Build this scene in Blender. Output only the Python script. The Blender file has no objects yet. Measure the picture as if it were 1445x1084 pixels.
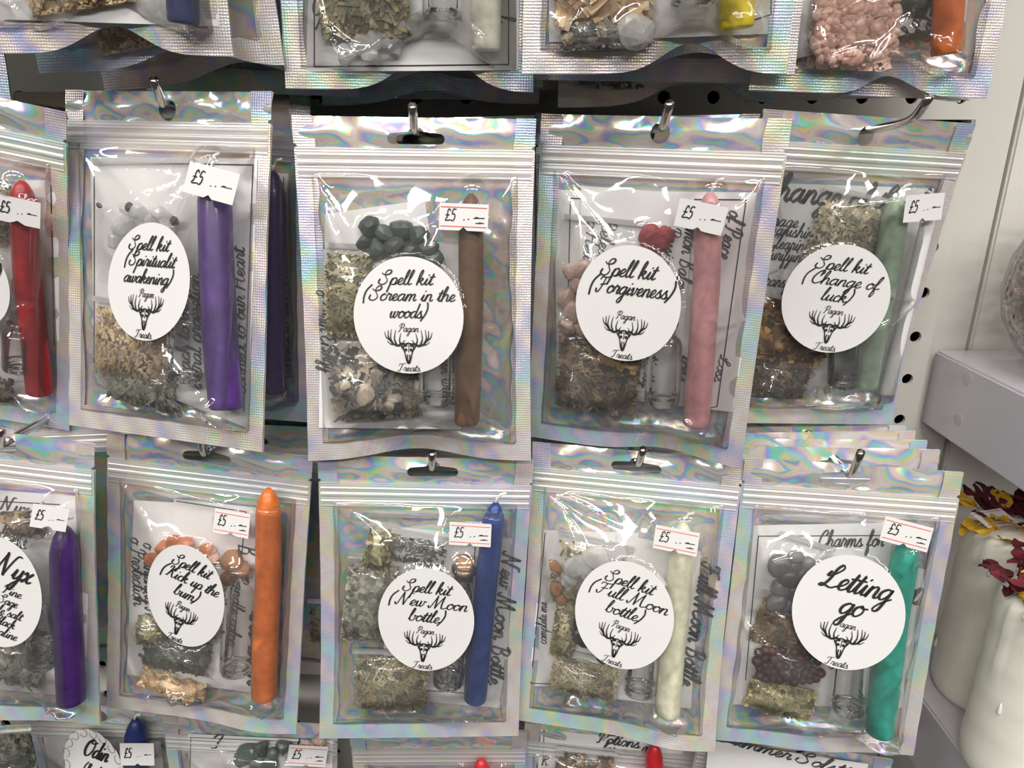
import bpy, bmesh, math, random
import numpy as np
from mathutils import Matrix, Vector
from mathutils.geometry import delaunay_2d_cdt

# ------------------------------------------------------------------ camera, world, lights
S = bpy.context.scene
COL = S.collection
FPX = 1000.0                     # focal length in pixels of the 1445 x 1084 frame
PITCH = math.radians(19)
CAM = Vector((0.0, 0.0, 1.40))
cd = bpy.data.cameras.new('camera')
cd.sensor_width = 36.0
cd.lens = 36.0 * FPX / 1445.0
cd.clip_start = 0.01
co = bpy.data.objects.new('camera', cd)
co.location = CAM
co.rotation_euler = (math.pi / 2 - PITCH, 0, 0)
COL.objects.link(co)
S.camera = co

w = bpy.data.worlds.new('shop_air')
S.world = w
w.use_nodes = True
w.node_tree.nodes['Background'].inputs[0].default_value = (1.0, 0.97, 0.94, 1)
w.node_tree.nodes['Background'].inputs[1].default_value = 0.06


def area(name, loc, sx, sy, watts, rot=(0, 0, 0), col=(1, 0.965, 0.925)):
    l = bpy.data.lights.new(name, 'AREA')
    l.shape = 'RECTANGLE'
    l.size, l.size_y = sx, sy
    l.energy = watts
    l.color = col
    o = bpy.data.objects.new(name, l)
    o.location = loc
    o.rotation_euler = rot
    COL.objects.link(o)
    return o


# ceiling panels of the shop aisle
for lx in (-1.45, 0.0, 1.45):
    area('ceiling_light', (lx, -0.75, 2.75), 1.15, 0.28, 21)
    area('ceiling_light', (lx, -2.1, 2.75), 1.15, 0.28, 36)

S.view_settings.view_transform = 'Standard'
S.view_settings.look = 'None'
S.view_settings.exposure = 0.0
S.view_settings.gamma = 1.0
S.view_settings.use_curve_mapping = False
S.cycles.transparent_max_bounces = 24

BOARD = 0.385                    # distance of the pegboard in front of the camera
RNG = random.Random(7)

# ------------------------------------------------------------------ materials
MATS = {}


def newmat(name):
    m = bpy.data.materials.new(name)
    m.use_nodes = True
    nt = m.node_tree
    nt.nodes.clear()
    out = nt.nodes.new('ShaderNodeOutputMaterial')
    MATS[name] = m
    return m, nt, out


def N(nt, kind, **kw):
    n = nt.nodes.new(kind)
    for k, v in kw.items():
        if k in n.inputs:
            n.inputs[k].default_value = v
        else:
            setattr(n, k, v)
    return n


def L(nt, a, b):
    nt.links.new(a, b)


def ramp(nt, stops, interp='LINEAR'):
    r = nt.nodes.new('ShaderNodeValToRGB')
    cr = r.color_ramp
    cr.interpolation = interp
    while len(cr.elements) < len(stops):
        cr.elements.new(0.5)
    for e, (p, c) in zip(cr.elements, stops):
        e.position = p
        e.color = (c[0], c[1], c[2], 1)
    return r


def math_n(nt, op, a, b=None):
    n = nt.nodes.new('ShaderNodeMath')
    n.operation = op
    for i, v in enumerate((a, b)):
        if v is None:
            continue
        if isinstance(v, (int, float)):
            n.inputs[i].default_value = v
        else:
            L(nt, v, n.inputs[i])
    return n.outputs[0]


def plain(name, col, rough=0.5, metal=0.0, var=0.0, scale=80.0, bump=0.0, spec=0.5, sss=0.0, coat=0.0):
    m, nt, out = newmat(name)
    b = N(nt, 'ShaderNodeBsdfPrincipled')
    b.inputs['Roughness'].default_value = rough
    b.inputs['Metallic'].default_value = metal
    b.inputs['Specular IOR Level'].default_value = spec
    b.inputs['Coat Weight'].default_value = coat
    b.inputs['Coat Roughness'].default_value = 0.08
    if sss:
        b.inputs['Subsurface Weight'].default_value = sss
        b.inputs['Subsurface Radius'].default_value = (0.004, 0.003, 0.002)
        b.inputs['Subsurface Scale'].default_value = 1.0
    tc = N(nt, 'ShaderNodeTexCoord')
    no = N(nt, 'ShaderNodeTexNoise', Scale=scale, Detail=4.0, Roughness=0.6)
    L(nt, tc.outputs['Object'], no.inputs['Vector'])
    lo = [max(0, c * (1 - var)) for c in col]
    hi = [min(1, c * (1 + var) + var * 0.03) for c in col]
    r = ramp(nt, [(0.3, lo), (0.7, hi)])
    L(nt, no.outputs['Fac'], r.inputs[0])
    L(nt, r.outputs[0], b.inputs['Base Color'])
    if bump:
        bp = N(nt, 'ShaderNodeBump', Strength=bump, Distance=0.0005)
        L(nt, no.outputs['Fac'], bp.inputs['Height'])
        L(nt, bp.outputs[0], b.inputs['Normal'])
    L(nt, b.outputs[0], out.inputs[0])
    return m


RAINBOW = [(0.0, (0.86, 0.86, 0.87)), (0.12, (0.93, 0.62, 0.68)), (0.24, (0.98, 0.85, 0.32)),
           (0.36, (0.34, 0.87, 0.48)), (0.48, (0.24, 0.77, 0.96)), (0.60, (0.36, 0.44, 0.94)),
           (0.72, (0.72, 0.52, 0.90)), (0.84, (0.97, 0.74, 0.48)), (1.0, (0.86, 0.86, 0.87))]


def holo(name, freq, sat, rough, emboss, metal=0.92, grey=0.88):
    """silver film whose own printed interference colours follow folds and slope"""
    m, nt, out = newmat(name)
    b = N(nt, 'ShaderNodeBsdfPrincipled')
    b.inputs['Metallic'].default_value = metal
    b.inputs['Roughness'].default_value = rough
    tc = N(nt, 'ShaderNodeTexCoord')
    oi = N(nt, 'ShaderNodeObjectInfo')
    dp = N(nt, 'ShaderNodeVectorMath', operation='DOT_PRODUCT')
    L(nt, tc.outputs['Normal'], dp.inputs[0])
    dp.inputs[1].default_value = (0.55, 0.25, 0.8)
    pos = N(nt, 'ShaderNodeVectorMath', operation='DOT_PRODUCT')
    L(nt, tc.outputs['Object'], pos.inputs[0])
    pos.inputs[1].default_value = (5.0, 0, 9.0)
    no = N(nt, 'ShaderNodeTexNoise', Scale=38.0, Detail=2.0, Roughness=0.5)
    no.inputs['Distortion'].default_value = 0.6
    L(nt, tc.outputs['Object'], no.inputs['Vector'])
    t = math_n(nt, 'MULTIPLY', dp.outputs['Value'], freq)
    t = math_n(nt, 'ADD', t, pos.outputs['Value'])
    t = math_n(nt, 'ADD', t, math_n(nt, 'MULTIPLY', no.outputs['Fac'], 1.3))
    t = math_n(nt, 'ADD', t, math_n(nt, 'MULTIPLY', oi.outputs['Random'], 3.0))
    t = math_n(nt, 'FRACT', t)
    r = ramp(nt, RAINBOW)
    L(nt, t, r.inputs[0])
    n2 = N(nt, 'ShaderNodeTexNoise', Scale=55.0, Detail=2.0)
    L(nt, tc.outputs['Object'], n2.inputs['Vector'])
    mr = N(nt, 'ShaderNodeMapRange')
    mr.inputs['From Min'].default_value = 0.35
    mr.inputs['From Max'].default_value = 0.65
    mr.inputs['To Min'].default_value = sat * 0.45
    mr.inputs['To Max'].default_value = sat
    L(nt, n2.outputs['Fac'], mr.inputs['Value'])
    mx = N(nt, 'ShaderNodeMix', data_type='RGBA')
    L(nt, mr.outputs[0], mx.inputs['Factor'])
    mx.inputs[6].default_value = (grey, grey * .99, grey * .985, 1)
    L(nt, r.outputs[0], mx.inputs[7])
    L(nt, mx.outputs[2], b.inputs['Base Color'])
    if emboss:
        vo = N(nt, 'ShaderNodeTexVoronoi', Scale=950.0)
        vo.inputs['Randomness'].default_value = 0.15
        L(nt, tc.outputs['Object'], vo.inputs['Vector'])
        bp = N(nt, 'ShaderNodeBump', Strength=emboss, Distance=0.0004)
        L(nt, vo.outputs['Distance'], bp.inputs['Height'])
        L(nt, bp.outputs[0], b.inputs['Normal'])
    L(nt, b.outputs[0], out.inputs[0])
    return m


def clear(name, tint, haze, rough, base=0.05, edge=0.5, ior=1.4, bump=0.0, hazecol=(0.9, 0.9, 0.9)):
    """thin clear plastic or glass: what lies behind shows, gloss on top, a little haze"""
    m, nt, out = newmat(name)
    tr = N(nt, 'ShaderNodeBsdfTransparent')
    tr.inputs[0].default_value = (*tint, 1)
    gl = N(nt, 'ShaderNodeBsdfGlossy')
    gl.inputs['Roughness'].default_value = rough
    gl.inputs['Color'].default_value = (1, 1, 1, 1)
    df = N(nt, 'ShaderNodeBsdfDiffuse')
    df.inputs['Color'].default_value = (*hazecol, 1)
    fr = N(nt, 'ShaderNodeFresnel')
    fr.inputs['IOR'].default_value = ior
    f = math_n(nt, 'ADD', math_n(nt, 'MULTIPLY', fr.outputs[0], edge), base)
    m1 = N(nt, 'ShaderNodeMixShader')
    m1.inputs[0].default_value = haze
    L(nt, tr.outputs[0], m1.inputs[1])
    L(nt, df.outputs[0], m1.inputs[2])
    m2 = N(nt, 'ShaderNodeMixShader')
    L(nt, f, m2.inputs[0])
    L(nt, m1.outputs[0], m2.inputs[1])
    L(nt, gl.outputs[0], m2.inputs[2])
    if bump:
        tc = N(nt, 'ShaderNodeTexCoord')
        no = N(nt, 'ShaderNodeTexNoise', Scale=220.0, Detail=2.0)
        L(nt, tc.outputs['Object'], no.inputs['Vector'])
        bp = N(nt, 'ShaderNodeBump', Strength=bump, Distance=0.0006)
        L(nt, no.outputs['Fac'], bp.inputs['Height'])
        L(nt, bp.outputs[0], gl.inputs['Normal'])
        L(nt, bp.outputs[0], fr.inputs['Normal'])
    L(nt, m2.outputs[0], out.inputs[0])
    return m


def herb(name, cols, scale=420.0, rough=0.8):
    m, nt, out = newmat(name)
    b = N(nt, 'ShaderNodeBsdfPrincipled')
    b.inputs['Roughness'].default_value = rough
    tc = N(nt, 'ShaderNodeTexCoord')
    vo = N(nt, 'ShaderNodeTexVoronoi', Scale=scale)
    L(nt, tc.outputs['Object'], vo.inputs['Vector'])
    sp = N(nt, 'ShaderNodeSeparateColor')
    L(nt, vo.outputs['Color'], sp.inputs[0])
    n = len(cols)
    r = ramp(nt, [((i + 0.5) / n, c) for i, c in enumerate(cols)], 'LINEAR')
    L(nt, sp.outputs[0], r.inputs[0])
    L(nt, r.outputs[0], b.inputs['Base Color'])
    L(nt, b.outputs[0], out.inputs[0])
    return m


def stonemat(name, c1, c2, rough=0.35, alpha=1.0):
    m, nt, out = newmat(name)
    b = N(nt, 'ShaderNodeBsdfPrincipled')
    b.inputs['Roughness'].default_value = rough
    tc = N(nt, 'ShaderNodeTexCoord')
    oi = N(nt, 'ShaderNodeObjectInfo')
    no = N(nt, 'ShaderNodeTexNoise', Scale=260.0, Detail=3.0)
    L(nt, tc.outputs['Object'], no.inputs['Vector'])
    t = math_n(nt, 'ADD', math_n(nt, 'MULTIPLY', no.outputs['Fac'], 0.6), math_n(nt, 'MULTIPLY', oi.outputs['Random'], 0.45))
    r = ramp(nt, [(0.2, c1), (0.85, c2)])
    L(nt, t, r.inputs[0])
    L(nt, r.outputs[0], b.inputs['Base Color'])
    b.inputs['Alpha'].default_value = alpha
    L(nt, b.outputs[0], out.inputs[0])
    return m


holo('holo_foil', 4.0, 1.0, 0.18, 0, metal=0.5)
holo('holo_seal', 2.6, 0.55, 0.34, 0.5, metal=0.45, grey=0.70)
clear('film', (0.985, 0.983, 0.98), 0.035, 0.06, base=0.03, edge=0.8, ior=1.45)
clear('sachet_film', (0.985, 0.985, 0.98), 0.05, 0.1, base=0.02, edge=0.6, ior=1.4, bump=0.5)
clear('grip_plastic', (0.9, 0.9, 0.89), 0.34, 0.25, base=0.08, edge=0.8)
clear('zip_plastic', (0.9, 0.9, 0.9), 0.45, 0.22, base=0.12, edge=0.8, hazecol=(0.93, 0.91, 0.89))
clear('vial_glass', (0.95, 0.955, 0.95), 0.02, 0.03, base=0.03, edge=1.3, ior=1.6)
clear('jar_glass', (0.93, 0.94, 0.93), 0.03, 0.03, base=0.06, edge=1.3, ior=1.6)
plain('paper', (0.80, 0.785, 0.775), 0.75, var=0.02, scale=60)
plain('sticker_paper', (0.75, 0.735, 0.725), 0.55, var=0.01, scale=90)
plain('ink', (0.018, 0.017, 0.018), 0.6)
plain('soft_ink', (0.09, 0.09, 0.095), 0.7)
plain('red_ink', (0.75, 0.12, 0.08), 0.6)
plain('chrome', (0.62, 0.58, 0.53), 0.18, 1.0, var=0.03)
plain('board_paint', (0.70, 0.675, 0.62), 0.45, var=0.02, scale=20, bump=0.05)
plain('upright_paint', (0.66, 0.64, 0.59), 0.4, var=0.03, scale=25, bump=0.05)
plain('shelf_laminate', (0.60, 0.575, 0.615), 0.22, var=0.015, scale=30)
plain('reflection_grey', (0.53, 0.505, 0.54), 0.3)  # tone of the painted hole reflections on the shelf ends
plain('dark_cavity', (0.012, 0.012, 0.012), 0.9)
plain('wick', (0.85, 0.82, 0.75), 0.9)
plain('cork', (0.45, 0.27, 0.14), 0.85, var=0.3, scale=500)
plain('pillar_wax', (0.97, 0.93, 0.81), 0.36, var=0.05, scale=60, bump=0.35, sss=0.25)
for nm, c in dict(red=(0.42, 0.012, 0.018), purple=(0.085, 0.03, 0.2), brown=(0.16, 0.085, 0.042), pink=(0.62, 0.3, 0.31),
                  sage=(0.34, 0.45, 0.33), orange=(0.7, 0.17, 0.02), blue=(0.02, 0.055, 0.24), cream=(0.83, 0.80, 0.60),
                  teal=(0.012, 0.4, 0.3), yellow=(0.78, 0.62, 0.015), violet=(0.05, 0.014, 0.125), navy=(0.02, 0.035, 0.16),
                  ivory=(0.84, 0.81, 0.66), crimson=(0.62, 0.02, 0.03)).items():
    plain('wax_' + nm, c, 0.38, var=0.24, scale=110, bump=0.2, coat=0.15)
herb('herb_rosemary', [(0.150, 0.150, 0.080), (0.388, 0.360, 0.206), (0.640, 0.584, 0.388), (0.472, 0.388, 0.206)], 300)
herb('herb_straw', [(0.290, 0.192, 0.094), (0.682, 0.514, 0.290), (0.878, 0.710, 0.458), (0.570, 0.402, 0.220)], 300)
herb('herb_brown', [(0.073, 0.052, 0.038), (0.248, 0.164, 0.094), (0.458, 0.332, 0.192), (0.178, 0.122, 0.073)], 330)
herb('herb_grey', [(0.150, 0.150, 0.122), (0.374, 0.374, 0.290), (0.570, 0.542, 0.430), (0.262, 0.262, 0.192)], 380)
herb('herb_green', [(0.150, 0.150, 0.066), (0.430, 0.388, 0.178), (0.738, 0.654, 0.374), (0.346, 0.290, 0.136)], 300)
herb('herb_dark', [(0.031, 0.035, 0.027), (0.094, 0.108, 0.073), (0.206, 0.192, 0.136), (0.080, 0.080, 0.059)], 380)
herb('herb_flower', [(0.150, 0.073, 0.038), (0.710, 0.402, 0.108), (0.878, 0.598, 0.262), (0.318, 0.164, 0.080)], 190)
herb('herb_wood', [(0.514, 0.318, 0.164), (0.878, 0.640, 0.388), (0.900, 0.822, 0.570), (0.710, 0.486, 0.276)], 230)
herb('herb_shell', [(0.080, 0.080, 0.080), (0.500, 0.430, 0.332), (0.878, 0.752, 0.598), (0.178, 0.192, 0.192)], 230)
herb('herb_sage', [(0.290, 0.276, 0.192), (0.542, 0.486, 0.318), (0.738, 0.668, 0.472), (0.430, 0.360, 0.220)], 330)
herb('petal_red', [(0.06, 0.006, 0.012), (0.16, 0.015, 0.025), (0.09, 0.01, 0.02)], 90)
herb('petal_yellow', [(0.62, 0.36, 0.02), (0.78, 0.50, 0.05), (0.40, 0.20, 0.02)], 90)
herb('jar_fill', [(0.45, 0.30, 0.27), (0.60, 0.56, 0.54), (0.30, 0.30, 0.30), (0.62, 0.40, 0.33)], 120, 0.4)
stonemat('stone_green', (0.025, 0.035, 0.03), (0.13, 0.16, 0.14), 0.3)
stonemat('stone_pebble', (0.04, 0.042, 0.045), (0.30, 0.295, 0.29), 0.35)
stonemat('stone_black', (0.02, 0.02, 0.022), (0.10, 0.10, 0.11), 0.2)
stonemat('stone_quartz', (0.62, 0.61, 0.60), (0.85, 0.84, 0.83), 0.12, 0.62)
stonemat('stone_pinkish', (0.45, 0.30, 0.24), (0.60, 0.45, 0.38), 0.35)
stonemat('stone_salt', (0.66, 0.36, 0.27), (0.88, 0.66, 0.56), 0.25)
stonemat('stone_carnelian', (0.45, 0.13, 0.05), (0.62, 0.27, 0.13), 0.25)
stonemat('stone_shell', (0.62, 0.50, 0.37), (0.80, 0.72, 0.60), 0.35)
stonemat('berry', (0.035, 0.012, 0.014), (0.11, 0.035, 0.035), 0.5)
stonemat('rosebud', (0.16, 0.02, 0.03), (0.40, 0.07, 0.08), 0.7)
stonemat('bark', (0.22, 0.10, 0.045), (0.42, 0.23, 0.12), 0.8)

# ------------------------------------------------------------------ object helpers


def obj(name, verts, faces, mat, parent=None, M=None, smooth=False, mats=None, fmat=None):
    me = bpy.data.meshes.new(name)
    if isinstance(verts, np.ndarray):
        verts = verts.tolist()
    me.from_pydata(verts, [], faces)
    me.materials.append(MATS[mat])
    if smooth:
        me.polygons.foreach_set('use_smooth', [True] * len(me.polygons))
    me.update()
    o = bpy.data.objects.new(name, me)
    COL.objects.link(o)
    if parent is not None:
        o.parent = parent
    if M is not None:
        o.matrix_world = M if parent is None else o.matrix_world
        if parent is not None:
            o.matrix_local = M
    return o


def link_copy(src, M, parent=None, name=None):
    o = src.copy()
    COL.objects.link(o)
    o.parent = parent
    o.matrix_local = M
    return o


def empty(name, M):
    o = bpy.data.objects.new(name, None)
    o.empty_display_size = 0.01
    COL.objects.link(o)
    o.matrix_world = M
    return o


def tag(o, label=None, cat=None, group=None, kind=None):
    if label:
        o['label'] = label
    if cat:
        o['category'] = cat
    if group:
        o['group'] = group
    if kind:
        o['kind'] = kind
    return o


def box(x0, x1, y0, y1, z0, z1):
    v = [(x, y, z) for x in (x0, x1) for y in (y0, y1) for z in (z0, z1)]
    f = [(0, 1, 3, 2), (4, 6, 7, 5), (0, 4, 5, 1), (2, 3, 7, 6), (0, 2, 6, 4), (1, 5, 7, 3)]
    return v, f


def bevel_box(name, b, mat, parent=None, M=None, r=0.001, seg=2):
    v, f = box(*b)
    o = obj(name, v, f, mat, parent, M)
    bm = bmesh.new()
    bm.from_mesh(o.data)
    bmesh.ops.recalc_face_normals(bm, faces=bm.faces)
    bmesh.ops.bevel(bm, geom=bm.edges[:], offset=r, segments=seg, affect='EDGES')
    bm.to_mesh(o.data)
    bm.free()
    return o


def lathe(prof, seg=24, close_top=True, close_bot=True):
    """prof: list of (r, z) from bottom to top, about the z axis"""
    v, f = [], []
    n = len(prof)
    for r, z in prof:
        for k in range(seg):
            a = 2 * math.pi * k / seg
            v.append((r * math.cos(a), r * math.sin(a), z))
    for i in range(n - 1):
        for k in range(seg):
            k2 = (k + 1) % seg
            f.append((i * seg + k, i * seg + k2, (i + 1) * seg + k2, (i + 1) * seg + k))
    if close_bot:
        f.append(tuple(range(seg - 1, -1, -1)))
    if close_top:
        f.append(tuple((n - 1) * seg + k for k in range(seg)))
    return v, f


def tube(path, r, seg=12):
    """round rod along a polyline, with smoothed bends"""
    P = [Vector(p) for p in path]
    v, f = [], []
    n = len(P)
    for i, p in enumerate(P):
        t = (P[min(i + 1, n - 1)] - P[max(i - 1, 0)]).normalized()
        u = t.cross(Vector((1, 0, 0.01)))
        u.normalize()
        q = t.cross(u)
        for k in range(seg):
            a = 2 * math.pi * k / seg
            v.append(tuple(p + u * (r * math.cos(a)) + q * (r * math.sin(a))))
    for i in range(n - 1):
        for k in range(seg):
            k2 = (k + 1) % seg
            f.append((i * seg + k, i * seg + k2, (i + 1) * seg + k2, (i + 1) * seg + k))
    f.append(tuple(range(seg - 1, -1, -1)))
    f.append(tuple((n - 1) * seg + k for k in range(seg)))
    return v, f


def grid_faces(nx, nz, off=0):
    f = []
    for j in range(nz - 1):
        for i in range(nx - 1):
            a = off + j * nx + i
            f.append((a, a + 1, a + nx + 1, a + nx))
    return f


# ------------------------------------------------------------------ pen lettering
# every letter is a few pen strokes; x-height = 1, baseline = 0
BOWL = [(.75, .85), (.5, 1), (.15, .7), (.1, .25), (.35, 0), (.65, .35), (.8, .95)]
LOOP = [(0, .2), (.3, 1.2), (.4, 2.0), (.27, 2.15), (.12, 1.5), (.08, 0)]
HUMP = [(.08, 0), (.25, .7), (.5, 1), (.68, .8), (.65, .2), (.78, 0), (1.0, .2)]
G = {
    'a': (1.0, [BOWL, [(.8, .95), (.75, .3), (.85, .02), (1.1, .2)]]),
    'b': (.95, [[(0, .2), (.3, 1.2), (.4, 2.0), (.25, 2.15), (.15, 1.6), (.12, .5), (.3, .02), (.65, .1), (.75, .6), (.6, .95), (.75, .85), (1.0, .85)]]),
    'c': (.72, [[(.65, .8), (.45, 1), (.12, .65), (.15, .15), (.4, 0), (.8, .25)]]),
    'd': (1.0, [BOWL[:-1] + [(.85, 1.3), (.92, 2.1)], [(.92, 2.1), (.78, .4), (.88, .02), (1.1, .2)]]),
    'e': (.72, [[(0, .2), (.4, .45), (.6, .8), (.42, 1), (.15, .7), (.15, .2), (.4, 0), (.8, .25)]]),
    'f': (.62, [[(0, .2), (.35, 1.1), (.5, 2.0), (.37, 2.15), (.22, 1.6), (.15, 0), (.08, -1), (.25, -1.1), (.38, -.5), (.25, .05), (.7, .25)]]),
    'g': (.95, [BOWL, [(.8, .95), (.72, 0), (.6, -.9), (.35, -1.1), (.2, -.85), (.5, -.3), (1.05, .2)]]),
    'h': (.92, [LOOP, HUMP]),
    'i': (.5, [[(0, .2), (.25, .95), (.18, .25), (.3, 0), (.55, .2)], [(.30, 1.4), (.36, 1.5)]]),
    'j': (.5, [[(0, .2), (.25, .95), (.15, -.6), (-.1, -1.1), (-.3, -.8), (.1, -.2), (.55, .2)], [(.30, 1.4), (.36, 1.5)]]),
    'k': (.88, [LOOP, [(.1, .35), (.4, .95), (.62, .9), (.5, .6), (.2, .5), (.5, .3), (.65, 0), (.95, .2)]]),
    'l': (.5, [[(0, .2), (.3, 1.2), (.42, 2.0), (.29, 2.15), (.15, 1.5), (.12, .3), (.28, 0), (.55, .2)]]),
    'm': (1.33, [[(0, .2), (.15, .9), (.2, .85), (.1, 0)], [(.1, 0), (.3, .75), (.5, 1), (.62, .8), (.55, 0)], [(.55, 0), (.75, .75), (.97, 1), (1.1, .8), (1.05, .2), (1.2, 0), (1.4, .2)]]),
    'n': (.92, [[(0, .2), (.15, .9), (.2, .85), (.08, 0)], HUMP]),
    'o': (.85, [[(.5, 1), (.15, .75), (.1, .25), (.38, 0), (.7, .3), (.72, .75), (.5, 1), (.6, .8), (.95, .85)]]),
    'p': (.88, [[(0, .2), (.2, .95), (.1, 0), (-.02, -1.1)], [(.08, .2), (.3, .85), (.55, 1), (.75, .7), (.65, .15), (.4, 0), (.2, .1)], [(.4, 0), (.6, .02), (.95, .2)]]),
    'q': (.95, [BOWL, [(.8, .95), (.72, 0), (.65, -1.1), (.85, -.5), (1.05, .2)]]),
    'r': (.75, [[(0, .2), (.22, 1.1), (.3, .95), (.6, .9), (.5, .3), (.6, .02), (.82, .2)]]),
    's': (.75, [[(0, .2), (.4, 1.05), (.42, .75), (.62, .35), (.5, .02), (.15, .05)], [(.5, .02), (.85, .2)]]),
    't': (.52, [[(0, .2), (.35, 1.7), (.2, .4), (.3, 0), (.6, .2)], [(0, 1.15), (.6, 1.2)]]),
    'u': (.92, [[(0, .2), (.2, .95), (.15, .25), (.3, 0), (.55, .3), (.72, .95)], [(.72, .95), (.66, .25), (.78, 0), (1.0, .2)]]),
    'v': (.85, [[(0, .6), (.15, .95), (.25, .8), (.25, .1), (.4, 0), (.65, .5), (.6, .95), (.75, .85), (.95, .85)]]),
    'w': (1.2, [[(0, .5), (.15, .95), (.15, .2), (.3, 0), (.52, .3), (.62, .9)], [(.62, .9), (.58, .2), (.75, 0), (1.0, .4), (.98, .95), (1.08, .85), (1.3, .85)]]),
    'x': (.8, [[(.05, .75), (.2, .98), (.35, .6), (.5, .1), (.65, .02), (.85, .2)], [(.7, .98), (.1, 0)]]),
    'y': (.9, [[(0, .2), (.2, .95), (.15, .25), (.3, 0), (.55, .3), (.72, .95)], [(.72, .95), (.66, 0), (.5, -.9), (.25, -1.1), (.15, -.85), (.45, -.3), (.95, .2)]]),
    'z': (.8, [[(.1, .9), (.7, .95), (.1, .05), (.75, .05)]]),
    'S': (1.15, [[(-.15, .75), (-.2, .3), (.15, 0), (.6, .12), (.78, .6), (.5, 1.1), (.3, 1.6), (.5, 2.1), (.9, 2.1), (.95, 1.75), (.7, 1.5), (.2, 1.45), (-.1, 1.7)]]),
    'F': (1.35, [[(-.1, .4), (.0, .05), (.25, .05), (.45, .6), (.55, 1.3), (.62, 1.95)], [(.0, 1.65), (.12, 2.0), (.6, 1.95), (1.25, 2.1)], [(.25, 1.0), (.6, 1.05), (.95, 1.15)]]),
    'C': (1.15, [[(.85, 1.5), (1.0, 1.85), (.8, 2.15), (.4, 1.85), (.1, 1.1), (.1, .4), (.4, 0), (.8, .1), (1.15, .45)]]),
    'K': (1.3, [[(-.05, 1.6), (.1, 2.05), (.4, 2.0), (.3, 1.0), (.1, .15), (-.1, .1)], [(1.2, 2.1), (.9, 1.9), (.5, 1.1), (.35, 1.05), (.6, 1.0), (.8, .3), (1.0, 0), (1.35, .2)]]),
    'N': (1.7, [[(-.15, .3), (-.05, 0), (.15, .1), (.35, 1.2), (.5, 2.1)], [(.5, 2.1), (.7, 1.0), (.95, 0)], [(.95, 0), (1.15, 1.2), (1.4, 2.05), (1.7, 2.1)]]),
    'M': (2.15, [[(-.15, .3), (-.05, 0), (.15, .1), (.4, 1.3), (.55, 2.1)], [(.55, 2.1), (.65, 1.0), (.75, 0)], [(.75, 0), (1.1, 1.3), (1.4, 2.1)], [(1.4, 2.1), (1.4, 1.0), (1.5, .2), (1.7, 0), (2.2, .25)]]),
    'L': (1.2, [[(.2, 1.4), (.1, 1.0), (.6, 1.3), (.95, 1.85), (.75, 2.15), (.5, 1.7), (.4, .8), (.15, .1), (-.15, .05), (0, .25), (.4, .1), (.8, 0), (1.2, .25)]]),
    'P': (1.15, [[(.45, 2.0), (.35, 1.0), (.2, .1), (-.05, 0)], [(-.1, 1.3), (0, 1.85), (.5, 2.15), (1.0, 1.95), (1.05, 1.4), (.75, 1.0), (.4, 1.0)]]),
    'T': (1.15, [[(-.1, 1.5), (.05, 2.0), (.5, 2.0), (1.2, 2.15)], [(.65, 2.0), (.55, 1.0), (.35, .1), (0, 0), (-.1, .3)]]),
    'O': (1.4, [[(.6, 2.1), (.15, 1.6), (.05, .7), (.4, 0), (.9, .2), (1.2, 1.0), (1.1, 1.8), (.7, 2.1), (.5, 1.8), (.8, 1.6), (1.4, 1.85)]]),
    'B': (1.2, [[(.4, 2.0), (.3, 1.0), (.2, 0)], [(.05, 1.8), (.5, 2.15), (.95, 1.9), (.8, 1.3), (.4, 1.1), (.9, .95), (1.0, .4), (.7, 0), (.2, .02)]]),
    'H': (1.4, [[(.1, 1.8), (.35, 2.05), (.25, 1), (.1, 0)], [(1.2, 2.1), (1.05, 1), (1.0, .1), (1.3, .1)], [(.2, 1.0), (1.1, 1.1)]]),
    'R': (1.25, [[(.4, 2.0), (.3, 1.0), (.2, 0)], [(.05, 1.8), (.5, 2.15), (.95, 1.9), (.8, 1.3), (.4, 1.1), (.75, .6), (.95, .05), (1.25, .15)]]),
    'E': (1.1, [[(.9, 1.9), (.6, 2.1), (.3, 1.7), (.55, 1.15), (.2, .8), (.15, .2), (.5, 0), (1.0, .3)]]),
    'A': (1.4, [[(-.05, .1), (.2, .1), (.9, 2.1)], [(.9, 2.1), (.95, 1.0), (1.05, .1), (1.3, .1)], [(.35, .8), (1.05, .85)]]),
    'I': (.7, [[(0, 1.7), (.3, 2.1), (.6, 2.0), (.35, 1), (.2, .1), (-.1, .1)]]),
    '(': (.95, [[(.6, 2.3), (.15, 1.5), (.05, .6), (.2, -.4)]]),
    ')': (.55, [[(.2, 2.3), (.45, 1.5), (.35, .5), (0, -.4)]]),
    '5': (.8, [[(.75, 1.75), (.3, 1.75), (.2, 1.0), (.55, 1.05), (.7, .55), (.45, 0), (.05, .1)]]),
    '\u00a3': (.95, [[(.8, 1.5), (.6, 1.8), (.35, 1.5), (.35, .6), (.1, .02), (.85, .08)], [(.1, .85), (.65, .85)]]),
    '.': (.4, [[(.15, .02), (.2, .08)]]),
    '-': (.6, [[(.1, .6), (.5, .6)]]),
    ' ': (.62, []),
}


def spline(pts, per=5):
    P = np.array(pts, float)
    if len(P) < 3:
        t = np.linspace(0, 1, 4)[:, None]
        return P[0] + (P[-1] - P[0]) * t
    E = np.vstack([2 * P[0] - P[1], P, 2 * P[-1] - P[-2]])
    out = []
    for i in range(1, len(E) - 2):
        p0, p1, p2, p3 = E[i - 1], E[i], E[i + 1], E[i + 2]
        for k in range(per):
            t = k / per
            out.append(0.5 * (2 * p1 + (p2 - p0) * t + (2 * p0 - 5 * p1 + 4 * p2 - p3) * t * t + (3 * p1 - p0 - 3 * p2 + p3) * t ** 3))
    out.append(P[-1])
    return np.array(out)


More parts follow.
